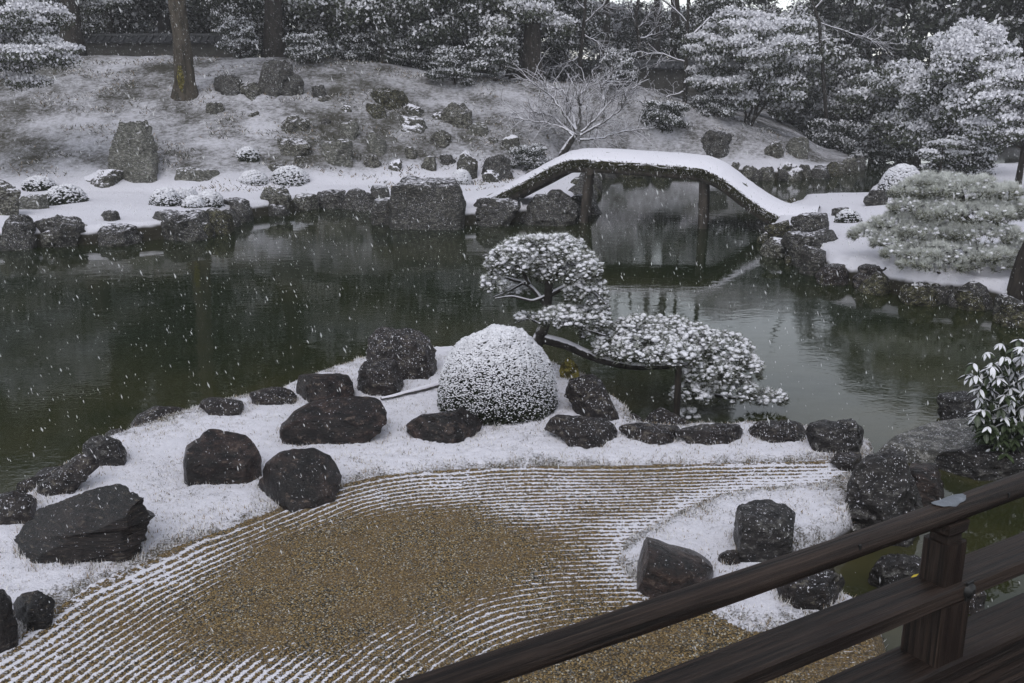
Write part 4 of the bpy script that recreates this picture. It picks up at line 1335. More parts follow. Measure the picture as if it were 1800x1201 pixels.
# big mossy trunk on the hill
p = hit(325, 168)
root = empty('old_tree', p, 'thick old trunk with yellow moss at its foot on the hill', 'tree')
mb = MB()
zz = np.linspace(-0.3, 9.5, 14)
mb.tube(np.stack([0.05 * np.sin(zz), 0.04 * np.cos(zz * 1.3), zz], -1), 0.30 * (1 + 0.75 * np.exp(-(zz + 0.3) * 2.2)) * (1 - 0.03 * zz), 16, 0, 0.22)
for k in range(8):
    th = k * 0.8 + 0.4
    L = rng.uniform(1.6, 3.2)
    e = np.array([math.cos(th) * L, math.sin(th) * L, 6 + k * 0.45 + rng.uniform(0, 1.2)])
    mb.tube(limb((0, 0, 5.2 + 0.5 * k), e, rng, 0.05), np.linspace(0.10, 0.03, 6), 7)
ob('trunk', mb.mesh('trunk', [flat_mat('brown_bark', (0.062, 0.052, 0.040), 0.9, 0.5, 9, 0.15, 0, 0.8, (1, 1, 0.25))], True), root)
V, fa = ico(4)
Vm = np.stack([V[:, 0] * 0.10, V[:, 1] * 0.12, V[:, 2] * 0.42], -1) * (1 + 0.4 * fbm(V * 3, 3, 3))[:, None] + np.array([0.02, -0.34, 0.55])
ob('moss_patch', mk('moss_patch', Vm, [fa], M['yellow_moss'], None, True), root)
c = ob('crown', TALL[1], root, (0.3, 0.2, 10.0)); c.scale = (1.05, 1.05, 0.75)

# ------------------------------------------------------------------ tile roofed garden walls
def garden_wall(c0, c1, d0, d1, ztop, label):
    a = np.array([(c0 - 900) / F * (d0 * CP + 0.3), d0, 0]); b = np.array([(c1 - 900) / F * (d1 * CP + 0.3), d1, 0])
    ax = b - a; L = np.linalg.norm(ax); ax /= L
    nx = np.array([-ax[1], ax[0], 0])
    up = np.array([0, 0, 1.0])
    mid = (a + b) / 2
    zb = gz(mid[0], mid[1]) - 0.4
    root = empty('garden_wall', (mid[0], mid[1], zb), label, 'wall', 'tile-roofed garden walls')
    o = np.array([mid[0], mid[1], zb])
    mb = MB(); mb.box(mid + up * (zb + ztop) / 2, (ax, nx, up), (L / 2, 0.14, (ztop - zb) / 2))
    ob('wall_body', mb.mesh('wall_body', [M['plaster']], False, o), root)
    mb = MB()
    for s_ in (-1, 1):
        sl = nx * s_ * 0.42 - up * 0.24
        sl /= np.linalg.norm(sl)
        mb.box(mid + up * (ztop + 0.13) + nx * s_ * 0.22, (ax, sl, np.cross(ax, sl)), (L / 2 + 0.1, 0.27, 0.025))
    mb.tube([mid - ax * (L / 2 + .1) + up * (ztop + 0.28), mid + ax * (L / 2 + .1) + up * (ztop + 0.28)], 0.09, 8)
    ob('roof', mb.mesh('roof', [M['tile']], False, o), root)
    n = int(L / 0.28)
    tm = MB(); tm.tube([[0, 0.02, 0.27], [0, -0.48, 0.0]], 0.045, 6)
    tmesh = tm.mesh('roof_tile', [M['tile']], True)
    rz = math.atan2(ax[1], ax[0])
    for k in range(n):
        q = a + ax * (L * (k + 0.5) / n) + up * (ztop + 0.035)
        t = ob('roof_tile', tmesh, root, q - o)
        t.rotation_euler.z = rz
    return root


p1 = atd(250, 62, 42.5)
garden_wall(60, 430, 42.5, 42.5, p1[2] - 0.3, 'dark tile-roofed wall behind the hill at the left')
p1 = atd(1030, 108, 43.5)
garden_wall(940, 1260, 44.0, 43.0, p1[2] - 0.3, 'tile-roofed wall seen through bare branches behind the bridge')


# ------------------------------------------------------------------ bare trees
def twigs(mb, p, d, L, r0, lev, r, n=3):
    """recursive bare branching"""
    d = d / np.linalg.norm(d)
    m = 5
    P = [p]
    dd = d.copy()
    for k in range(m - 1):
        dd = dd + r.normal(size=3) * 0.16
        dd /= np.linalg.norm(dd)
        P.append(P[-1] + dd * L / (m - 1))
    P = np.array(P)
    mb.tube(P, np.linspace(r0, r0 * 0.55, m), 5 if r0 > 0.012 else 4, 0, 0, False)
    if lev <= 0:
        return
    for k in range(n):
        j = r.integers(1, m)
        nd_ = dd + r.normal(size=3) * 0.55
        nd_[2] = nd_[2] * 0.7 + 0.05
        twigs(mb, P[j], nd_, L * r.uniform(0.5, 0.8), r0 * 0.55, lev - 1, r, n)


def bare_tree(trunk_px, limbs_px, d, rads, label, seed, lev=2, mat='twig_snow', name='bare_tree', nl=3, tl=0.8, trunkmat='snow_bark'):
    r = np.random.default_rng(seed)
    base = atd(*trunk_px[0], d)
    base[2] = min(base[2], gz(base[0], d) + 0.05)
    root = empty(name, base, label, 'tree')
    tp = np.array([atd(a, b, d) for a, b in trunk_px])
    tp[0, 2] = base[2] - 0.3
    mb = MB()
    t = np.linspace(0, len(tp) - 1, 4 * len(tp))
    tpi = np.stack([np.interp(t, np.arange(len(tp)), tp[:, k]) for k in range(3)], -1)
    mb.tube(tpi, np.linspace(rads[0], rads[1], len(tpi)), 9, 0, 0.3)
    ob('trunk', mb.mesh('trunk', [M[trunkmat]], True, base), root)
    for li, L in enumerate(limbs_px):
        off = 0.0
        pts = []
        for k, (a, b) in enumerate(L):
            pts.append(atd(a, b, d + off))
            off += r.uniform(-0.25, 0.25) + (0.12 if li % 2 else -0.12)
        pts = np.array(pts)
        t = np.linspace(0, len(pts) - 1, 4 * len(pts))
        P = np.stack([np.interp(t, np.arange(len(pts)), pts[:, k]) for k in range(3)], -1)
        P[1:-1] += r.normal(size=(len(P) - 2, 3)) * 0.018
        mb = MB()
        mb.tube(P, np.linspace(rads[1] * 0.75, 0.012, len(P)), 6, 0, 0.1, False)
        for k in range(2, len(P) - 1):
            for q in range(nl - 1):
                dr = P[k + 1] - P[k]
                dr = dr / (np.linalg.norm(dr) + 1e-9) + r.normal(size=3) * 0.6 + np.array([0, 0, 0.12])
                twigs(mb, P[k], dr, tl * r.uniform(0.35, 0.9), 0.012, lev - 1, r, 2)
        ob('branch', mb.mesh('branch', [M[mat]], True, base), root)
    return root


b0 = hit(985, 282)
bare_tree([(978, 290), (990, 268), (1004, 248), (1012, 236)],
          [[(1012, 238), (985, 222), (950, 214), (900, 208)], [(1008, 240), (975, 206), (940, 196), (890, 198)], [(1010, 230), (985, 190), (965, 165), (925, 140)],
           [(1012, 228), (1003, 190), (990, 160), (958, 150)], [(1018, 226), (1020, 185), (1016, 170), (1035, 150)], [(1022, 232), (1050, 205), (1075, 175), (1125, 148)],
           [(1020, 238), (1060, 215), (1090, 195), (1100, 170)], [(1018, 246), (1055, 244), (1090, 232), (1135, 226)], [(1060, 208), (1062, 175), (1056, 150), (1075, 132)]],
          max(b0[1], 30.5), (0.16, 0.075), 'spreading bare tree with snow-lined branches behind the bridge', 201, nl=4, tl=1.15)
bare_tree([(1205, 158), (1206, 120), (1208, 60), (1212, -40)],
          [[(1207, 160), (1170, 172), (1140, 160), (1098, 172)], [(1180, 170), (1172, 186), (1160, 190), (1200, 195)], [(1207, 110), (1165, 95), (1120, 92), (1068, 128)],
           [(1208, 70), (1250, 30), (1290, 60), (1330, 110)], [(1208, 40), (1180, 10), (1140, -20), (1100, -30)]], 40.0, (0.09, 0.06), 'thin bare tree with crooked white branches above the bridge', 202, tl=0.9)
bare_tree([(1018, 135), (1020, 100), (1026, 50), (1030, -20)],
          [[(1020, 100), (1000, 110), (975, 118), (960, 125)], [(1024, 60), (1050, 75), (1070, 100), (1072, 135)], [(1027, 40), (1060, 10), (1070, -20), (1075, -60)], [(1028, 20), (1005, -10), (990, -40), (980, -80)]],
          41.0, (0.10, 0.06), 'slim bare tree left of the bright sky gap', 203, tl=0.9)
bare_tree([(1130, 120), (1122, 60), (1117, 30), (1128, -30)], [[(1117, 45), (1108, 20), (1100, -10), (1090, -60)], [(1122, 70), (1150, 60), (1160, 20), (1165, -40)], [(1120, 50), (1135, 40), (1150, 0), (1155, -50)]],
          45.0, (0.10, 0.06), 'forked bare tree standing right in the bright sky gap', 204, tl=1.0)
bare_tree([(1186, 130), (1187, 60), (1187, 0), (1188, -120)], [[(1187, -20), (1230, -60), (1260, -100), (1300, -160)], [(1187, -40), (1150, -90), (1120, -120), (1100, -180)]],
          47.0, (0.22, 0.18), 'straight dark trunk right of the bright sky gap', 205, tl=1.5, trunkmat='bark', mat='snow_bark')
bare_tree([(1470, 120), (1440, 40), (1420, -20), (1400, -80)], [[(1450, 70), (1400, 90), (1370, 100), (1330, 108)], [(1440, 40), (1500, 60), (1530, 70), (1560, 80)], [(1430, 20), (1460, -20), (1480, -60), (1500, -90)], [(1425, 0), (1380, -20), (1350, -30), (1310, -40)]],
          43.0, (0.08, 0.05), 'thin bare tree with drooping twigs above the spit', 206, tl=1.0)

# ------------------------------------------------------------------ earth-topped bridge
A = atd(858, 345, 25.0); B = atd(1400, 366, 22.5)
axb = (B - A); axb[2] = 0; axb /= np.linalg.norm(axb)
nb = np.array([-axb[1], axb[0], 0])          # away from the viewer
if nb[1] < 0:
    nb = -nb
pl = np.dot(A, nb)


def onb(px, py, off=0.0):
    r = ray(px, py)
    return C_ + r * ((pl + off - np.dot(C_, nb)) / np.dot(r, nb))


crown_px = [(812, 351), (840, 345), (868, 338), (900, 320), (950, 293), (985, 274), (1005, 265), (1025, 261), (1060, 261), (1130, 265), (1200, 270), (1240, 274), (1262, 281), (1285, 294), (1320, 322), (1350, 343), (1378, 357), (1405, 362), (1440, 363)]
cr = np.array([onb(a, b) for a, b in crown_px])
t = np.linspace(0, len(cr) - 1, 150)
cr = np.stack([np.interp(t, np.arange(len(cr)), cr[:, k]) for k in range(3)], -1)
for _ in range(6):
    cr[1:-1, 2] = (cr[:-2, 2] + 2 * cr[1:-1, 2] + cr[2:, 2]) / 4
HW = 0.92
root = empty('arched_bridge', (cr[75][0], cr[75][1], 0), 'arched earth-topped footbridge under thick snow across the pond', 'bridge')
ro = np.array([cr[75][0], cr[75][1], 0])
# snow cover
ww = np.concatenate([np.linspace(-1, 1, 25)])
rows = []
for w_ in ww:
    e = abs(w_) ** 2.2
    q = cr + nb * (w_ * HW)
    nz_ = fbm(np.stack([cr[:, 0] * 3, np.full(len(cr), w_ * 3), cr[:, 1]], -1), 3, 4)
    nz2 = fbm(np.stack([cr[:, 0] * 9, np.full(len(cr), w_ * 7), cr[:, 1]], -1), 3, 14)
    q[:, 2] += -0.20 * e + 0.012 * nz_ + 0.015 * nz2
    if abs(w_) > 0.99:
        q[:, 2] -= 0.04 + 0.09 * (nz_ + 0.3) + 0.05 * nz2
        q += nb * (w_ * 0.04 * (nz2))[:, None]
    rows.append(q)
V = np.array(rows).reshape(-1, 3)
ob('snow_cover', mk('snow_cover', V - ro, [grid_faces(150, 25)], M['snow'], None, True), root)
# mossy earth body
prof = [(-0.99, -0.23), (-1.0, -0.28), (-0.97, -0.34), (-0.85, -0.38), (-0.3, -0.36), (0.3, -0.36), (0.85, -0.38), (1.0, -0.34), (0.99, -0.23), (0.5, -0.06), (0, -0.03), (-0.5, -0.06)]
rows = []
for w_, h_ in prof:
    q = cr + nb * (w_ * HW)
    q[:, 2] += h_ + 0.035 * fbm(np.stack([cr[:, 0] * 5, np.full(len(cr), w_ * 5 + h_ * 9), cr[:, 1]], -1), 3, 6)
    rows.append(q)
V = np.array(rows)
m_ = len(prof)
idx = np.arange(m_ * 150).reshape(m_, 150)
qf = np.stack([idx[:, :-1], idx[:, 1:], np.roll(idx, -1, 0)[:, 1:], np.roll(idx, -1, 0)[:, :-1]], -1).reshape(-1, 4)
ob('earth_deck', mk('earth_deck', V.reshape(-1, 3) - ro, [qf], M['thatch'], None, True), root)
# shaggy fringe of the thatch on both edges
mb = MB()
n = 9000
tt_ = rng.uniform(8, 140, n)
side = np.where(rng.random(n) < 0.7, -1.0, 1.0)
q = np.stack([np.interp(tt_, np.arange(150), cr[:, k]) for k in range(3)], -1) + nb * (side * HW * rng.uniform(0.93, 1.02, n))[:, None]
q[:, 2] += rng.uniform(-0.38, -0.20, n)
L = rng.uniform(0.04, 0.13, n)
tip = q + nb * (side * L * 0.7)[:, None] + axb * (rng.normal(size=n) * L * 0.5)[:, None]
tip[:, 2] += rng.uniform(-0.9, 0.5, n) * L
wv = axb * 0.010 + np.array([0, 0, 0.004])
V = np.stack([q - wv, q + wv, tip], 1).reshape(-1, 3) - ro
fr = ob('mossy_fringe', mk('mossy_fringe', V, [np.arange(3 * n).reshape(-1, 3)], [M['thatch'], M['dark_blade'], M['moss_rock'], M['frost_blade']], rng.choice([0, 1, 2, 3], n, p=[.55, .25, .12, .08])), root)
fr['kind'] = 'stuff'
# side beams
for w_ in (-0.82, -0.28, 0.28, 0.82):
    q = cr[14:138:4] + nb * (w_ * HW)
    q[:, 2] -= 0.43
    mb = MB(); mb.tube(q, 0.075, 9, 0, 0.15)
    ob('log_beam', mb.mesh('log_beam', [M['log']], True, ro), root)
# posts: two bents
for (xt, xb) in ((1036, 1024), (1237, 1235)):
    for off, dx in ((-0.62, 0), (0.62, 4)):
        top = onb(xt + dx, 300 if xt < 1100 else 308, off); bot = onb(xb + dx, 400, off)
        d_ = (bot - top); d_ = d_ / abs(d_[2])
        bot = top + d_ * (top[2] + 0.9)
        mb = MB()
        P = np.linspace(top + np.array([0, 0, 0.05]), bot, 8)
        mb.tube(P, np.linspace(0.095, 0.115, 8), 12, 0, 0.18)
        ob('post', mb.mesh('post', [M['log']], True, ro), root)
    a_ = onb(xt, 301 if xt < 1100 else 309, -0.9); b_ = onb(xt + 4, 299, 0.9); b_[2] = a_[2]
    mb = MB(); mb.tube(np.linspace(a_, b_, 5), 0.10, 10, 0, 0.1)
    ob('crossbeam', mb.mesh('crossbeam', [M['log']], True, ro), root)


# ------------------------------------------------------------------ clipped snowy bushes
def snow_dome(px, py_base, wpx, hpx, label, n, leafs, size, snow, seed, name='clipped_bush', group=None, leaf='bush_leaf', tall=1.0, yshift=0.5, dens_side=0.62, zb=None, dp=0.9):
    r = np.random.default_rng(seed)
    P0 = hit(px, py_base) if zb is None else at(px, py_base, zb)
    D = depth(P0)
    rx = wpx / 2 * D / F
    ry = rx * dp
    vx = ray(px, py_base); az = np.array([vx[0], vx[1], 0]); az /= np.linalg.norm(az)
    cen = P0 + az * ry * 0.8
    s_ = (D + ry) / F
    # height from the picture: top pixel at the dome's centre
    rt = ray(px, py_base - hpx)
    dd = np.dot(cen[:2], az[:2]) / np.dot(rt[:2], az[:2])
    ztop = H + rt[2] * dd
    z0 = P0[2] - 0.03
    rz = (ztop - z0) / (1.0)
    root = empty(name, (cen[0], cen[1], z0), label, 'bush', group)
    # shape: dome, fuller than an ellipsoid
    def shell(k):
        u_ = r.uniform(-0.12, 1.0, k); ph = r.uniform(0, 2 * math.pi, k)
        c_ = np.sqrt(np.clip(1 - np.clip(u_, 0, 1) ** 2.3, 0, 1)) * np.where(u_ < 0, 1 + u_ * 0.8, 1)
        N_ = np.stack([np.cos(ph) * c_, np.sin(ph) * c_, np.clip(u_, -0.1, 1)], -1)
        P_ = N_ * np.array([rx, ry, rz])
        P_[:, 2] = np.clip(P_[:, 2], 0.01, None)
        P_ *= (1 + 0.07 * fbm(P_ / rx * 2.2, 3, seed) + 0.025 * fbm(P_ / rx * 11, 2, seed + 1))[:, None]
        return P_, N_, u_
    V, fa = ico(4)
    V = V * np.array([rx, ry, rz]) * 0.90
    V[:, 2] = np.maximum(V[:, 2], -0.02)
    ob('twig_core', mk('twig_core', V, [fa], M['core'], None, True), root)
    P_, N_, u_ = shell(leafs)
    mb = MB()
    cards(P_ * r.uniform(0.90, 1.02, leafs)[:, None], size * 1.5, 0, mb, 0.3, 0.5, r)
    ob('leaves', mb.mesh('leaves', [M[leaf]]), root)['kind'] = 'stuff'
    P_, N_, u_ = shell(n)
    pr = np.clip(snow * (dens_side + (1 - dens_side) * smooth(0.1, 0.75, u_)) - 0.5 * smooth(0.25, -0.05, u_), 0.05, 1)
    kp = r.random(n) < pr
    P_, u_ = P_[kp], u_[kp]
    m_ = len(P_)
    o8 = np.array([[1, 0, 0], [0, 1, 0], [-1, 0, 0], [0, -1, 0], [0, 0, 1], [0, 0, -1]], float)
    f8 = np.array([[0, 1, 4], [1, 2, 4], [2, 3, 4], [3, 0, 4], [1, 0, 5], [2, 1, 5], [3, 2, 5], [0, 3, 5]])
    sz = size * 0.5 * r.uniform(0.45, 1.25, m_) * (0.70 + 0.85 * np.clip(u_, 0, 1) ** 1.5)
    jit = r.uniform(0.6, 1.4, (m_, 6, 3))
    ph = r.uniform(0, 6.28, m_)
    o_ = o8[None] * jit * np.array([1.1, 1.1, 0.55])
    ox = o_[..., 0] * np.cos(ph)[:, None] - o_[..., 1] * np.sin(ph)[:, None]
    oy = o_[..., 0] * np.sin(ph)[:, None] + o_[..., 1] * np.cos(ph)[:, None]
    o_ = np.stack([ox, oy, o_[..., 2]], -1)
    V = (P_ * 1.012)[:, None, :] + o_ * sz[:, None, None] + np.array([0, 0, size * 0.25])
    fa = (f8[None] + 6 * np.arange(m_)[:, None, None]).reshape(-1, 3)
    ob('snow', mk('snow', V.reshape(-1, 3), [fa], M['snow_leaf'], None, True), root)['kind'] = 'stuff'
    return root


snow_dome(874, 742, 216, 162, 'large round clipped bush dusted with snow beside the pine', 30000, 30000, 0.021, 1.05, 301, tall=1, dens_side=0.40)
dm = 'small clipped mounds on the far snow flat'
for i, (x0, y0, x1, y1, lab) in enumerate([
    (42, 312, 98, 336, 'faint twiggy mound left of the snow-covered rock'),
    (80, 328, 152, 358, 'wide twiggy mound below the snow-covered rock'),
    (266, 333, 317, 363, 'round snowy mound below the long grey stone'),
    (314, 333, 347, 351, 'tiny snowy mound, rear one of the cluster'),
    (346, 338, 392, 364, 'snowy mound at the right of the cluster'),
    (322, 347, 362, 366, 'flat snowy mound at the front of the cluster'),
    (421, 302, 471, 326, 'snowy mound left of the larger white one'),
    (476, 294, 544, 326, 'larger white mound before the flat grey stone'),
    (416, 261, 457, 284, 'dark little mound on the slope above'),
    (794, 301, 828, 325, 'snow-white ball bush beside the great square rock'),
]):
    snow_dome((x0 + x1) / 2, y1, x1 - x0, y1 - y0, lab, 1500, 1500, 0.075, 0.40 if 'dark' in lab else (0.55 if 'twiggy' in lab else (1.6 if 'white' in lab else 0.75)), 310 + i, 'mound_shrub', dm)
snow_dome(1582, 348, 78, 56, 'clipped bush capped with smooth snow by the inlet', 4000, 3000, 0.06, 1.4, 330, dens_side=0.35)
snow_dome(1490, 392, 44, 22, 'small low snowy shrub at the right bridge landing', 900, 1200, 0.05, 0.7, 331, 'mound_shrub')


# ------------------------------------------------------------------ pines
def puff_pads(pads, d, seed, npuff, root, size, needle_mat, snowy=0.9, dd=0.75, needles=16, nl=1.0, frost=0.42, ulo=-0.35):
    """pads: px, py, rx, ry (pixels) on the plane y = d; puffs of snow on needle tufts spread over each pad"""
    r = np.random.default_rng(seed)
    area = np.array([p[2] * p[3] for p in pads], float)
    cnt = (area / area.sum() * npuff).astype(int)
    v1, f1 = ico(1)
    origin = np.array(root.location)
    for (px, py, rx, ry, *dz), k in zip(pads, cnt):
        dofs = dz[0] if dz else 0.0
        c_ = atd(px, py, d + dofs)
        s_ = depth(c_) / F
        RX, RZ = rx * s_, ry * s_
        RY = RX * dd
        u_ = r.uniform(ulo, 1.0, k)
        ph = r.uniform(0, 2 * math.pi, k)
        c2 = np.sqrt(np.clip(1 - np.abs(u_) ** 2.0, 0, 1))
        P = np.stack([np.cos(ph) * c2 * RX, np.sin(ph) * c2 * RY, u_ * RZ], -1)
        P *= r.uniform(0.82, 1.03, k)[:, None]
        P += 0.12 * RX * np.stack([fbm(P / RX * 2.2 + q, 2, seed + q) for q in range(3)], -1)
        P += c_ - origin
        out = np.stack([np.cos(ph) * c2, np.sin(ph) * c2, np.clip(u_, 0, 1) * 0.9 + 0.45], -1)
        out /= np.linalg.norm(out, axis=1)[:, None]
        # snow blobs
        sz = size * r.uniform(0.16, 0.50, k) * np.where(u_ < 0, 0.75, 1)
        keep = r.random(k) < snowy * (0.62 + 0.38 * smooth(-0.35, 0.1, u_))
        kk = np.nonzero(keep)[0]
        B_ = v1[None] * np.array([1, 1, 0.62]) * (1 + 0.9 * fbm((v1 * 2.2)[None] + (P[kk] * 31)[:, None, :], 2, seed))[..., None]
        V = P[kk][:, None, :] + B_ * sz[kk][:, None, None] + (out[kk] * (size * 0.22))[:, None, :] + np.array([0, 0, size * 0.18])
        fa = (f1[None] + len(v1) * np.arange(len(kk))[:, None, None]).reshape(-1, 3)
        # needles
        m_ = k * needles
        base = np.repeat(P, needles, 0)
        dr = np.repeat(out, needles, 0) + r.normal(size=(m_, 3)) * 0.62
        dr /= np.linalg.norm(dr, axis=1)[:, None]
        Ln = size * nl * r.uniform(0.55, 1.0, m_)
        sd_ = np.cross(dr, r.normal(size=(m_, 3))); sd_ /= np.linalg.norm(sd_, axis=1)[:, None]
        sd_ *= (size * 0.045)
        Vn = np.stack([base - sd_, base + sd_, base + dr * Ln[:, None]], 1).reshape(-1, 3)
        uu = np.repeat(u_, needles)
        mi = np.where(r.random(m_) < frost * (0.2 + 1.15 * smooth(-0.2, 0.75, uu)), 1, 0)
        mi = np.where((mi == 0) & (r.random(m_) < 0.9 * smooth(0.45, -0.2, uu)), 2, mi)
        pad = ob('needle_pad', mk('needle_pad', Vn, [np.arange(3 * m_).reshape(-1, 3)], [M[needle_mat], M['needle_frost'], M['needle']], mi), root)
        if len(kk):
            sn = ob('snow', mk('snow', V.reshape(-1, 3), [fa], M['snow_leaf'], None, True), pad)
            sn['kind'] = 'stuff'


def px_branch(mb, pts, d, r0, r1, off, n=6, wob=0.2, mi=0):
    """branch through pixel points given as (px, py, dy)"""
    P = np.array([atd(a, b, d + (c[0] if c else 0)) for a, b, *c in pts])
    t = np.linspace(0, len(P) - 1, 5 * len(P))
    Q = np.stack([np.interp(t, np.arange(len(P)), P[:, k]) for k in range(3)], -1)
    for _ in range(2):
        Q[1:-1] = (Q[:-2] + 2 * Q[1:-1] + Q[2:]) / 4
    mb.tube(Q - off, np.linspace(r0, r1, len(Q)), n, mi, wob)


dP = 10.0
bs = atd(925, 655, dP); bs[2] = gz(bs[0], dP)
pine = empty('black_pine', bs, 'trained pine with cloud pads of snow leaning over the water', 'pine tree')
mb = MB()
px_branch(mb, [(918, 690), (930, 640), (945, 600), (958, 570), (962, 540), (965, 500), (960, 462)], dP, 0.085, 0.03, bs, 10, 0.3)
ob('trunk', mb.mesh('trunk', [M['snow_bark']], True), pine)
for L, r0 in (([(945, 592), (990, 605), (1025, 620), (1055, 632), (1110, 645), (1190, 643), (1240, 640), (1300, 655)], 0.062),
              ([(1190, 643), (1230, 690), (1290, 700), (1350, 705)], 0.03),
              ([(963, 540), (930, 500), (890, 488), (862, 486)], 0.03), ([(930, 500), (915, 470), (900, 450)], 0.022), ([(964, 520), (1000, 500), (1040, 510), (1065, 535)], 0.03),
              ([(962, 555), (990, 560), (1030, 580), (1065, 590)], 0.028), ([(960, 520), (935, 530), (900, 520), (870, 525)], 0.02), ([(968, 500), (985, 470), (1000, 450)], 0.02),
              ([(960, 575), (930, 560), (905, 568)], 0.018), ([(925, 495), (895, 512), (868, 522)], 0.014), ([(868, 456), (855, 448), (848, 450)], 0.01), ([(1060, 632), (1090, 600), (1130, 585)], 0.024)):
    mb = MB()
    rr_ = np.random.default_rng(int(L[0][0] * 7 + L[-1][0]))
    off = 0.0
    LL = []
    for k, (a, b) in enumerate(L):
        LL.append((a, b, off))
        off += rr_.uniform(-0.12, 0.12)
    px_branch(mb, LL, dP, r0, r0 * 0.35, bs, 8, 0.25)
    ob('branch', mb.mesh('branch', [M['snow_bark']], True), pine)
padsL = [(940, 447, 70, 30), (975, 440, 50, 24, .15), (898, 470, 44, 32, -.1), (868, 505, 20, 26, -.15), (1000, 480, 56, 38, -.1), (1030, 520, 38, 34, -.1), (1050, 545, 20, 18, -.1), (955, 480, 60, 28, .3), (905, 515, 24, 18, .35),
         (985, 565, 40, 24, -.25), (1025, 565, 52, 24, -.1), (1050, 590, 30, 20, 0), (925, 560, 20, 8, .1)]
padsR = [(1085, 618, 46, 30, -.1), (1120, 592, 52, 34, 0), (1165, 590, 56, 30, .1), (1140, 622, 66, 34, -.25), (1205, 610, 60, 36, 0), (1265, 625, 56, 38, 0), (1300, 655, 40, 30, -.1), (1245, 662, 44, 28, -.25), (1215, 700, 34, 26, -.3),
         (1285, 692, 46, 28, -.2), (1340, 702, 38, 14, -.1), (1208, 735, 18, 14, -.3), (1180, 630, 50, 24, -.4), (1368, 705, 14, 10, -.1)]
puff_pads(padsL + padsR, dP, 401, 6000, pine, 0.068, 'needle', 0.88, needles=24, nl=1.1)
# the prop under the pine limb
pb = at(1193, 748, 0.0); pt = atd(1193, 645, pb[1] + 0.02)
pb = np.array([pt[0], pt[1], -0.5])
mb = MB()
mb.tube(np.linspace([0, 0, 0], pt - pb, 7), np.linspace(0.038, 0.032, 7), 10, 0, 0.1)
tag(ob('prop_post', mb.mesh('prop_post', [M['bark']], True), None, pb), 'upright wooden prop holding up the right limb of the pine', 'post')

# root running from the bush to the stones at left
mb = MB()
q = [hit(a, b) + np.array([0, 0, 0.03]) for a, b in ((772, 680), (745, 688), (715, 695), (690, 702), (670, 706))]
mb.tube(np.array(q) - q[0], np.linspace(0.035, 0.015, 5), 8, 0, 0.3)
tag(ob('fallen_branch', mb.mesh('fallen_branch', [M['twig_snow']], True), None, q[0]), 'snow-covered branch lying on the bank left of the round bush', 'branch')

# spreading pale pine on the right bank
bp_ = hit(1672, 452)
dR = bp_[1]
pine2 = empty('spreading_pine', bp_, 'wide low pine with layered pale frosted needles on right bank', 'pine tree')
mb = MB()
px_branch(mb, [(1675, 470), (1668, 440), (1672, 410), (1680, 380), (1690, 350), (1685, 330)], dR, 0.12, 0.05, bp_, 10, 0.3)
ob('trunk', mb.mesh('trunk', [M['bark']], True), pine2)
pads2 = [(1668, 330, 80, 18, .3), (1700, 345, 95, 20, 0), (1620, 345, 55, 18, .2), (1625, 372, 62, 20, 0), (1745, 372, 58, 20, .1), (1700, 385, 85, 20, -.5), (1590, 400, 60, 18, .1), (1545, 418, 52, 17, .1), (1640, 415, 70, 20, -.3),
         (1725, 420, 70, 20, -.6), (1590, 432, 62, 16, -.3), (1690, 452, 95, 18, -.9), (1600, 452, 50, 14, -.7), (1750, 470, 62, 16, -1.0), (1650, 470, 70, 14, -1.1), (1785, 450, 30, 24, -.9), (1770, 385, 35, 18, 0.2)]
r = np.random.default_rng(77)
for i, (a, b, rx, ry, do) in enumerate(pads2):
    mb = MB()
    px_branch(mb, [(1676, 440 - i * 5, 0), ((1676 + a) / 2, b + ry * 0.9 + 6, do * 0.5), (a, b + ry * 0.7, do), (a + (a - 1676) * 0.12, b + ry * 0.6, do)], dR, 0.04, 0.012, bp_, 6, 0.25)
    ob('branch', mb.mesh('branch', [M['bark']], True), pine2)
puff_pads([(a, b - 3, rx * 1.0, ry * 1.15, do) for a, b, rx, ry, do in pads2], dR, 402, 6200, pine2, 0.085, 'needle_pale', 0.12, 0.8, 28, 1.25, 0.85, -0.22)

# leaning trunk at the right edge
lt = hit(1775, 548)
root = empty('leaning_tree', lt, 'dark leaning tree trunk at the right edge of the bank', 'tree')
mb = MB()
px_branch(mb, [(1780, 566), (1787, 520), (1800, 470), (1820, 420), (1860, 330), (1900, 240), (1930, 120)], lt[1], 0.17, 0.09, lt, 12, 0.25)
ob('trunk', mb.mesh('trunk', [M['bark']], True), root)
c = ob('crown', MIDC[0], root, atd(2330, -330, lt[1]) - lt); c.scale = (0.75, 0.75, 0.6)

# ------------------------------------------------------------------ broad-leaved shrub at right (every leaf its own piece)
sb = at(1790, 815, 0.12)
shrub = empty('broadleaf_shrub', sb, 'broad-leaved evergreen shrub with snow on drooping leaves at right', 'shrub')
dS = sb[1] + 0.15


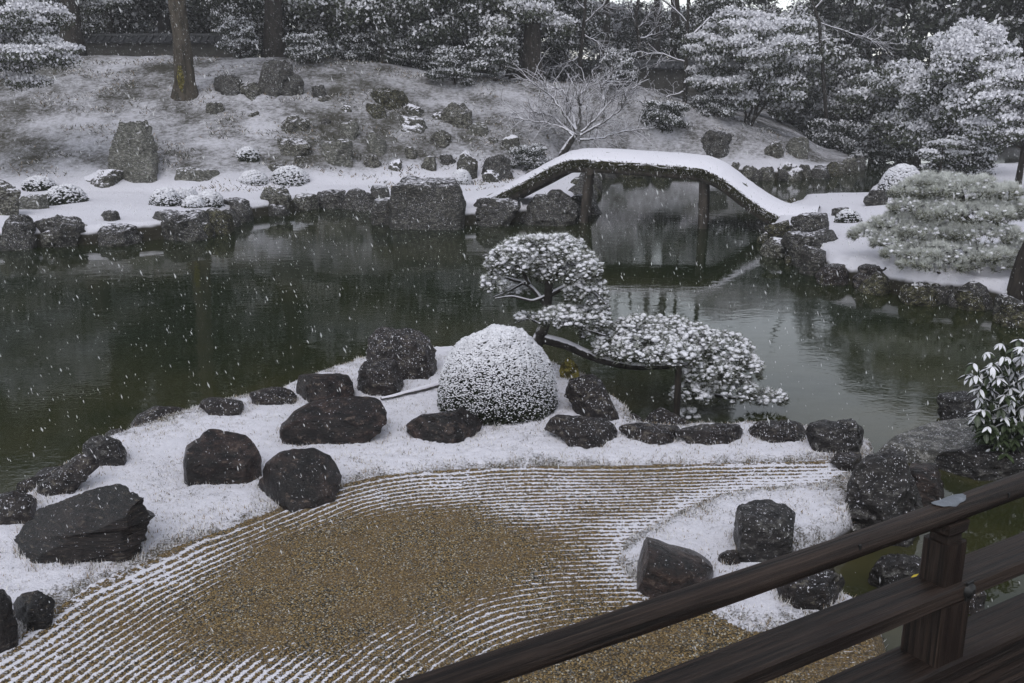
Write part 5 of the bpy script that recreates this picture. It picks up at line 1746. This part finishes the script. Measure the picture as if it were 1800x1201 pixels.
def leaf_mesh(name, L, w_, snowy):
    mb = MB()
    t = np.linspace(0, 1, 6)
    half = w_ / 2 * np.sin(np.pi * t ** 0.8) ** 0.8
    z = -0.22 * L * t ** 2
    Vc = np.stack([t * L, t * 0, z - 0.006], -1)
    Vl = np.stack([t * L, half, z + 0.10 * w_], -1)
    Vr = np.stack([t * L, -half, z + 0.10 * w_], -1)
    V = np.concatenate([Vl, Vc, Vr])
    f = []
    for i in range(5):
        f += [[i, i + 1, 7 + i, 6 + i], [6 + i, 7 + i, 13 + i, 12 + i]]
    mb.add(V, f, 0)
    if snowy:
        k = 0.66
        up = np.array([0, 0, 0.004])
        hh = 0.011 * np.sin(np.pi * np.clip(t, 0.02, 0.98))
        A_ = Vl * np.array([1, k, 1]) + up
        B_ = Vc + np.stack([t * 0, t * 0, hh + 0.008], -1) + up
        D_ = Vr * np.array([1, k, 1]) + up
        mb.add(np.concatenate([A_, B_, D_])[:, :], f, 1)
    return mb.mesh(name, [M['rhodo'], M['snow_leaf']], True)


LM = [leaf_mesh('leaf', 0.105, 0.05, True), leaf_mesh('leaf', 0.085, 0.043, True), leaf_mesh('leaf', 0.11, 0.052, False)]
r = np.random.default_rng(9)
heads = []
for k in range(240):
    u_ = r.uniform(0, 1)
    a = 1712 + 120 * r.uniform(0, 1) ** 0.8
    lo, hi = 610 + 1.05 * max(0, 1790 - a) * 0.55, 800 - 0.9 * max(0, 1760 - a)
    heads.append((a, lo + (hi - lo) * u_, r.uniform(-0.25, 0.3)))
heads += [(1705, 660, 0), (1712, 640, -.1), (1722, 700, -.1), (1735, 620, .1), (1760, 605, .1), (1790, 598, .1), (1718, 735, -.1), (1740, 790, -.1), (1770, 800, -.15)]
for k in range(14):
    a, b, do = heads[k * 4 % len(heads)]
    mb = MB()
    px_branch(mb, [(1795, 815, 0), ((1795 + a) / 2 + 8, (815 + b) / 2 + 20, do / 2), (a, b, do)], dS, 0.014, 0.005, sb, 6, 0.1)
    ob('stem', mb.mesh('stem', [M['bark']], True), shrub)
leaf_n = 0
rest = []
heads.sort(key=lambda h_: h_[2])
for (a, b, do) in heads:
    c_ = atd(a, b, dS + do) - sb
    nl_ = r.integers(5, 8)
    th0 = r.uniform(0, 6.28)
    low = b > 735
    for k in range(nl_):
        sn = r.random() < (0.10 if low else 0.72)
        me_ = LM[r.integers(0, 2)] if sn else LM[2]
        e_ = Euler((r.uniform(-.3, .3), r.uniform(0.1, 0.95), th0 + k * 6.283 / nl_ + r.uniform(-.3, .3)))
        s_ = r.uniform(0.75, 1.1)
        leaf_n += 1
        if leaf_n <= 298:
            l = ob('leaf', me_, shrub, c_)
            l.rotation_euler = e_
            l.scale = (s_, s_, s_)
        else:
            rest.append((me_, np.array(e_.to_matrix()) * s_, c_))
if rest:
    mb = MB()
    for me_, m3_, c_ in rest:
        V = np.array([v.co[:] for v in me_.vertices]) @ m3_.T + c_
        mb.add(V, np.array([list(p_.vertices) for p_ in me_.polygons]), np.array([p_.material_index for p_ in me_.polygons]))
    ob('inner_leaves', mb.mesh('inner_leaves', [M['rhodo'], M['snow_leaf']], True), shrub)['kind'] = 'stuff'

# ------------------------------------------------------------------ veranda railing
rd = np.array([0.855, 0.518, 0]); rd /= np.linalg.norm(rd)
rn = np.array([-rd[1], rd[0], 0])                # away from the viewer
up = np.array([0, 0, 1.0])
P0 = C_ + ray(1200, 1060) * 2.2


def onrail(px, py):
    q = ray(px, py)
    return C_ + q * (np.dot(P0 - C_, rn) / np.dot(q, rn))


base = onrail(1645, 1150)
rail = empty('veranda_railing', (base[0], base[1], base[2]), 'dark wet wooden veranda railing with round handrail in the near corner', 'railing')
rail.rotation_euler.z = math.atan2(rd[1], rd[0])
ro = np.array(base)


def lp(p_):
    """world point -> railing axes (x along the rail)"""
    q = np.asarray(p_) - ro
    return np.array([np.dot(q, rd), np.dot(q, rn), q[2]])


X1, Y1, Z1 = np.eye(3)
zt = lp(onrail(1200, 1060))[2]
zm = lp(onrail(1533, 1064))[2]
zb_ = lp(onrail(1645, 1143))[2]
XA, XB = -3.2, 3.4
n = 60
mb = MB()
xs_ = np.linspace(XA, XB, n)
mb.tube(np.stack([xs_, 0.003 * np.sin(xs_ * 3), zt + 0.004 * np.sin(xs_ * 2.1)], -1), 0.0325 + 0.0012 * np.sin(xs_ * 5), 24, 0, 0.03)
tr_ = ob('top_rail', mb.mesh('top_rail', [M['wood']], True), rail)


def beam(name, z, hw, hh, y=0.0, par=rail, seg=50, bev=0.006):
    mb = MB()
    mb.box([(XA + XB) / 2, y, z], (X1, Y1, Z1), ((XB - XA) / 2, hw, hh), 0, seg, 0.0012, bev)
    return ob(name, mb.mesh(name, [M['wood']]), par)


beam('middle_rail', zm - 0.025, 0.058, 0.025)
beam('bottom_rail', zb_ - 0.046, 0.070, 0.046)
zmt, zmb, zbt = zm, zm - 0.05, zb_
xp = lp(onrail(1655, 1000))[0]
for k, xx in enumerate((xp - 1.9, xp, xp + 1.9)):
    # upright: its grain runs along local X, so the piece is turned
    def up_piece(name, z0, z1, h0, h1=None, bev=0.006):
        mb = MB()
        L = z1 - z0
        V = []
        mb.box([L / 2, 0, 0], (X1, Y1, Z1), (L / 2, h0, h0), 0, 1, 0, bev)
        o = ob(name, mb.mesh(name, [M['wood']]), rail, (xx, 0, z0))
        o.rotation_euler = (0, -math.pi / 2, 0)
        return o
    up_piece('lower_post', zbt - 0.001, zmb + 0.001, 0.060)
    up_piece('upper_post', zmt - 0.001, zmt + (zt - zmt) * 0.60, 0.041)
    # bearing block: narrow neck widening to the rail
    za, zc = zmt + (zt - zmt) * 0.60, zt - 0.020
    mb = MB()
    V = []
    for zz_, hx in ((za, 0.030), (za + 0.018, 0.030), (za + 0.03, 0.040), (zc, 0.042)):
        for sx, sy in ((-1, -1), (1, -1), (1, 1), (-1, 1)):
            V.append([xx + sx * hx, sy * hx * 0.9, zz_])
    f = []
    for i in range(3):
        for j in range(4):
            f.append([i * 4 + j, i * 4 + (j + 1) % 4, i * 4 + 4 + (j + 1) % 4, i * 4 + 4 + j])
    f += [[0, 3, 2, 1], [12, 13, 14, 15]]
    mb.add(V, f, 0)
    ob('bearing_block', mb.mesh('bearing_block', [M['wood']]), rail)
    # iron nail cover on the middle rail
    mb = MB()
    mb.tube([[xx + 0.045, -0.055, zm - 0.022], [xx + 0.045, -0.066, zm - 0.022], [xx + 0.045, -0.073, zm - 0.022]], [0.022, 0.02, 0.008], 14)
    ob('nail_cover', mb.mesh('nail_cover', [M['iron']], True), rail)
    mb = MB()
    mb.box([xx + 0.045, -0.0590, zm - 0.024], (X1, Y1, Z1), (0.014, 0.0025, 0.028), 0, 1, 0, 0.001)
    ob('iron_band', mb.mesh('iron_band', [M['iron']]), rail)
for (a, b) in ((1492, 967), (1752, 884)):
    q = lp(onrail(a, b))
    mb = MB(); mb.box([q[0], -0.031, zt + 0.008], (X1, Y1, Z1), (0.004, 0.003, 0.007), 0, 1, 0, 0.001)
    ob('peg_hole', mb.mesh('peg_hole', [M['iron']]), tr_)
# lead patch over a joint on top of the handrail
q = lp(onrail(1668, 886))
mb = MB()
ns, na = 26, 9
V = []
for i in range(ns):
    t = i / (ns - 1)
    half = (0.95 * math.sin(math.pi * min(max(t, 0.02), 0.98)) ** 0.45) * (1 + 0.08 * math.sin(17 * t))
    for j in range(na):
        an = (j / (na - 1) - 0.5) * 2 * half * 0.82 + 0.05
        rr_ = 0.0352 + 0.0010 * math.sin(9 * t + j)
        V.append([q[0] - 0.062 + 0.124 * t, rr_ * math.sin(an), zt + rr_ * math.cos(an)])
mb.add(V, grid_faces(na, ns), 0)
pm = mb.mesh('metal_patch', [M['metal']], True)
po = ob('metal_patch', pm, rail)
sm = po.modifiers.new('solid', 'SOLIDIFY'); sm.thickness = 0.0016; sm.offset = 1
# yellow leaf caught by the post
yl = onrail(1611, 998)
mb = MB()
mb.add(np.array([[-0.014, 0, 0], [0, 0.005, 0.003], [0.014, 0, 0.006], [0, -0.005, 0.003]]), [[0, 1, 2, 3]], 0)
q = lp(yl)
wq = ro + rd * (xp - 0.062) + rn * 0.035 + up * (zmt + 0.006)
yo = ob('fallen_leaf', mb.mesh('fallen_leaf', [M['yellow_leaf']]), None, wq)
yo.rotation_euler.z = 0.4
tag(yo, 'tiny yellow leaf lying against the railing post', 'leaf')

# veranda floor: planks inside the railing
fl = empty('veranda_floor', (ro[0], ro[1], ro[2] + zb_ - 0.092), None, None)
fl['kind'] = 'structure'
fl.rotation_euler.z = rail.rotation_euler.z
mb = MB(); mb.box([0, 0, -0.02], (X1, Y1, Z1), ((XB - XA) / 2, 0.075, 0.0195), 0, 8, 0.001, 0.003)
pmesh = mb.mesh('plank', [M['wood']])
for k in range(16):
    ob('plank', pmesh, fl, (0.1 + 0.03 * (k % 3), 0.05 - 0.156 * k, -0.001))
mb = MB(); mb.box([0, 0.02, -0.20], (X1, Y1, Z1), ((XB - XA) / 2, 0.07, 0.155), 0, 8, 0.001, 0.006)
ob('edge_beam', mb.mesh('edge_beam', [M['wood']]), fl)

# ------------------------------------------------------------------ falling snow
n = 58000
fx, fy, fz = rng.uniform(-13, 13, n), rng.uniform(2.4, 28, n), rng.uniform(0.1, 5.2, n)
kp = fz > terr(fx, fy) + 0.1
P = np.stack([fx, fy, fz], -1)[kp]
n = len(P)
o8 = np.array([[1, 0, 0], [0, 1, 0], [-1, 0, 0], [0, -1, 0], [0, 0, 1], [0, 0, -1]], float)
f8 = np.array([[0, 1, 4], [1, 2, 4], [2, 3, 4], [3, 0, 4], [1, 0, 5], [2, 1, 5], [3, 2, 5], [0, 3, 5]])
sz = (0.0016 + 0.0038 * rng.random(n) ** 1.8) * smooth(1.0, 6.0, np.linalg.norm(P - C_, axis=1)) ** 0.5
o5 = np.array([[1, 0, 0], [-0.5, 0.87, 0], [-0.5, -0.87, 0], [0, 0, 1], [0, 0, -1]], float)
f5 = np.array([[0, 1, 3], [1, 2, 3], [2, 0, 3], [1, 0, 4], [2, 1, 4], [0, 2, 4]])
o_ = o5[None] * rng.uniform(0.6, 1.4, (n, 5, 1)) * np.array([0.9, 0.9, 2.9])
o_[..., 0] += -0.30 * o_[..., 2] * rng.uniform(0.2, 1.6, (n, 1))
V = P[:, None, :] + o_ * sz[:, None, None]
fa = (f5[None] + 5 * np.arange(n)[:, None, None]).reshape(-1, 3)
m_, t_, b_ = newmat('snowflake')
b_.inputs['Base Color'].default_value = (0.85, 0.85, 0.87, 1)
b_.inputs['Roughness'].default_value = 0.9
b_.inputs['Alpha'].default_value = 0.5
tag(ob('falling_snow', mk('falling_snow', V.reshape(-1, 3), [fa], m_)), 'falling snowflakes drifting over the whole garden', 'snow', kind='stuff')

# ------------------------------------------------------------------ haze of the snowfall
mb = MB()
mb.box([0, 100, 12.0], (X1, Y1, Z1), (300, 190, 14.5))
hm = bpy.data.materials.new('snowy_air')
hm.use_nodes = True
t_ = hm.node_tree
t_.nodes.clear()
out = t_.nodes.new('ShaderNodeOutputMaterial')
pv = t_.nodes.new('ShaderNodeVolumePrincipled')
pv.inputs['Color'].default_value = (0.92, 0.92, 0.95, 1)
pv.inputs['Density'].default_value = 0.0015
t_.links.new(pv.outputs[0], out.inputs['Volume'])
hz = tag(ob('haze', mb.mesh('haze', [hm])), 'pale snowy air thickening with distance', 'haze', kind='stuff')
print('TRIS', sum(len(o.data.polygons) for o in S.objects if o.type == 'MESH'))
